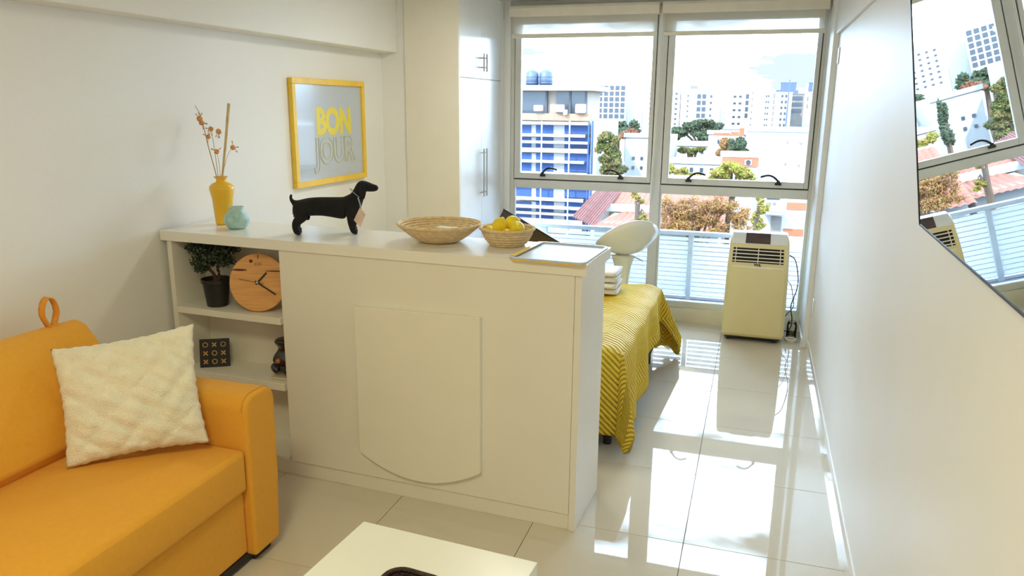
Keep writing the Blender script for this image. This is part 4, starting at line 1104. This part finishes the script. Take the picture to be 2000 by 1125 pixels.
obj('valley_roof', gridsurf(lambda i,j:(P2(1160,400,44)[0]+.55+(1.1)*i-.15*j, 36+10*j, ze+(zr-ze)*j+.8*(1-i)*(.5)+.05*math.sin(i*60)),40,24), mat('dark_red_terracotta',(0.118,0.034,0.025),rough=.9,var=.2,nscale=2), rf)  # valley slope in a darker red than the orange slopes
rf2 = thing('tiled_roof_house','house with terracotta roof behind the autumn tree','house',(-1.5,37,GZ))
xa,_ = P2(1296,380,40); xb,_ = P2(1425,380,40)
tiled_roof(rf2, xa,xb,34,43,P2(1350,460,34)[1],P2(1350,345,43)[1])
obj('walls', B(xa+.2,xb-.2,35,42.5,GZ,P2(1350,460,34)[1]), M_wwall, rf2)
obj('ridge_band', B(xa,xb,42.8,43.1,P2(1350,348,43)[1],P2(1350,343,43)[1]), M_wwall, rf2)
# --- louvred white roof below the balcony
# --- trees
M_lg = transl('deep_green_leaf', (0.025,0.041,0.015), .25); M_yg = transl('yellow_green_leaf', (0.085,0.089,0.015), .35)
M_or = transl('autumn_leaf', (0.196,0.089,0.025), .35); M_rd = transl('rust_leaf', (0.170,0.064,0.030), .3); M_tk = mat('tree_trunk',(0.060,0.038,0.025),rough=.95,var=.3,nscale=3)
M_ye = transl('bright_yellow_leaf', (0.178,0.170,0.019), .35)
def tree(name, label, D, blobs, m, n, size, seed, trunk_u, cat='tree', extra=None, group=None):
    """blobs: (u,v,ru,rv) crown masses given as seen from the window, set at distance D with real depth"""
    k = D/F/.93
    bl = []
    for i,(u,v,ru,rv) in enumerate(blobs):
        x,z = P2(u,v,D); bl.append((x,D+((i*37)%5-2)*.12*ru*k,z,ru*k,max(ru,rv)*k*.9,rv*k))
    tx,_ = P2(trunk_u,300,D); zc = sum(b[2] for b in bl)/len(bl)
    rs = random.Random(seed*7+1); sub = []
    for b in bl:
        for _ in range(7):
            d = Vector((rs.gauss(0,1),rs.gauss(0,1),rs.gauss(0,1))).normalized()*rs.uniform(.35,.85); q_ = rs.uniform(.28,.5)
            sub.append((b[0]+d.x*b[3],b[1]+d.y*b[4],b[2]+d.z*b[5],b[3]*q_,b[4]*q_,b[5]*q_))
    t = thing(name,label,cat,(tx,D,GZ),group=group)
    hw = .012*D/2+.08
    obj('trunk', tube([(tx,D,GZ),(tx+.1,D,(GZ+zc)/2),(tx,D,zc)],[hw*.9,hw*.7,hw*.35],8), M_tk, t, smooth=True)
    for i,b in enumerate(bl[:6]): obj('branch', tube(spline([(tx,D,zc-(zc-GZ)*.15),((tx+b[0])/2,(D+b[1])/2,(zc+b[2])/2-.2*b[5]),(b[0],b[1],b[2]+b[5]*.4)],4),[hw*.3]*3+[hw*.2]*3+[hw*.08]*3,6), M_tk, t)
    leafobj('crown', sub, int(n*2.2), size*.64, m, t, seed)
    if extra:
        for (mm,nn_,sd) in extra: leafobj('crown_accents', sub, int(nn_*1.6), size*.6, mm, t, sd)  # leaves of other colours mixed through the crown
    return t
tree('broad_tree','dark green spreading tree below the grid-windowed office block',150,[(1190,250,22,12),(1215,246,22,12),(1238,250,16,12),(1205,262,28,10)],M_lg,3500,.7,11,1205)
tree('tall_tree','tall yellow-green tree beside the blue-netted building',58,[(1190,272,20,16),(1186,295,22,18),(1200,312,20,18),(1180,325,17,16),(1200,335,22,14),(1190,350,25,14)],M_yg,6000,.20,12,1192,extra=[(M_or,1400,31),(M_lg,2200,32)])
tree('rust_tree','small rust-coloured tree behind the tall yellow-green tree',100,[(1222,262,12,6),(1236,258,12,7)],M_rd,900,.45,13,1230)
tree('round_tree','dark green round-headed tree in the middle of the right window half',105,[(1352,249,20,12),(1375,245,24,11),(1395,252,20,12),(1330,260,24,8),(1312,268,14,7),(1370,262,34,9)],M_lg,5000,.42,14,1368)
def shrub(name,label,D,blobs,m,n,size,seed,tu): return tree(name,label,D,blobs,m,n,size,seed,tu,cat='shrub')
shrub('garden_shrub','low yellow-green garden shrub in front of the low white house',75,[(1336,292,12,7),(1352,294,14,6),(1372,293,12,6)],M_yg,1500,.22,15,1350)
tree('garden_tree','green tree beside the left edge of the blank white building',57,[(1440,280,15,12),(1448,292,12,10)],M_lg,1800,.24,16,1440)
tree('garden_tree','orange-yellow tree left of the green garden tree',60,[(1420,284,13,12),(1412,297,14,8),(1428,296,12,9)],M_or,2000,.2,17,1420,extra=[(M_yg,500,33)])
tree('garden_tree','bright yellow-green tree just above the right transom',42,[(1405,340,22,12),(1430,332,24,12),(1452,338,24,12),(1425,322,20,8),(1466,346,16,8),(1395,352,16,10)],M_ye,3200,.17,18,1430,extra=[(M_or,600,34)])
tree('garden_tree','pale yellow tree at the left of the right window half',50,[(1312,332,14,9),(1335,338,18,10),(1355,346,14,8)],M_ye,1500,.18,19,1335,extra=[(M_or,700,35)])
tree('autumn_tree','large orange autumn tree in front of the tiled roofs',30,[(1310,412,26,26),(1345,398,30,26),(1375,418,34,28),(1410,400,28,24),(1440,420,30,26),(1330,438,36,18),(1395,442,40,18),(1300,442,20,14),(1450,446,26,14)],M_or,6500,.075,20,1370,extra=[(M_ye,1300,36),(M_rd,1600,37)])
tree('garden_tree','slim yellow-green tree left of the corner house',33,[(1486,386,8,14),(1490,405,10,14),(1478,425,10,14),(1484,445,12,12)],M_ye,1400,.10,21,1486,extra=[(M_rd,400,38)])
tree('garden_tree','yellow sprays beside the tiled roof left of the mullion',33,[(1240,382,8,8),(1252,390,9,9),(1258,425,12,10)],M_ye,600,.10,22,1250,extra=[(M_or,500,39)])
tree('cypress_tree','tall narrow cypress hidden behind the window mullion',58,[(1283,290,7,22),(1284,320,9,26)],M_lg,1500,.22,23,1283)
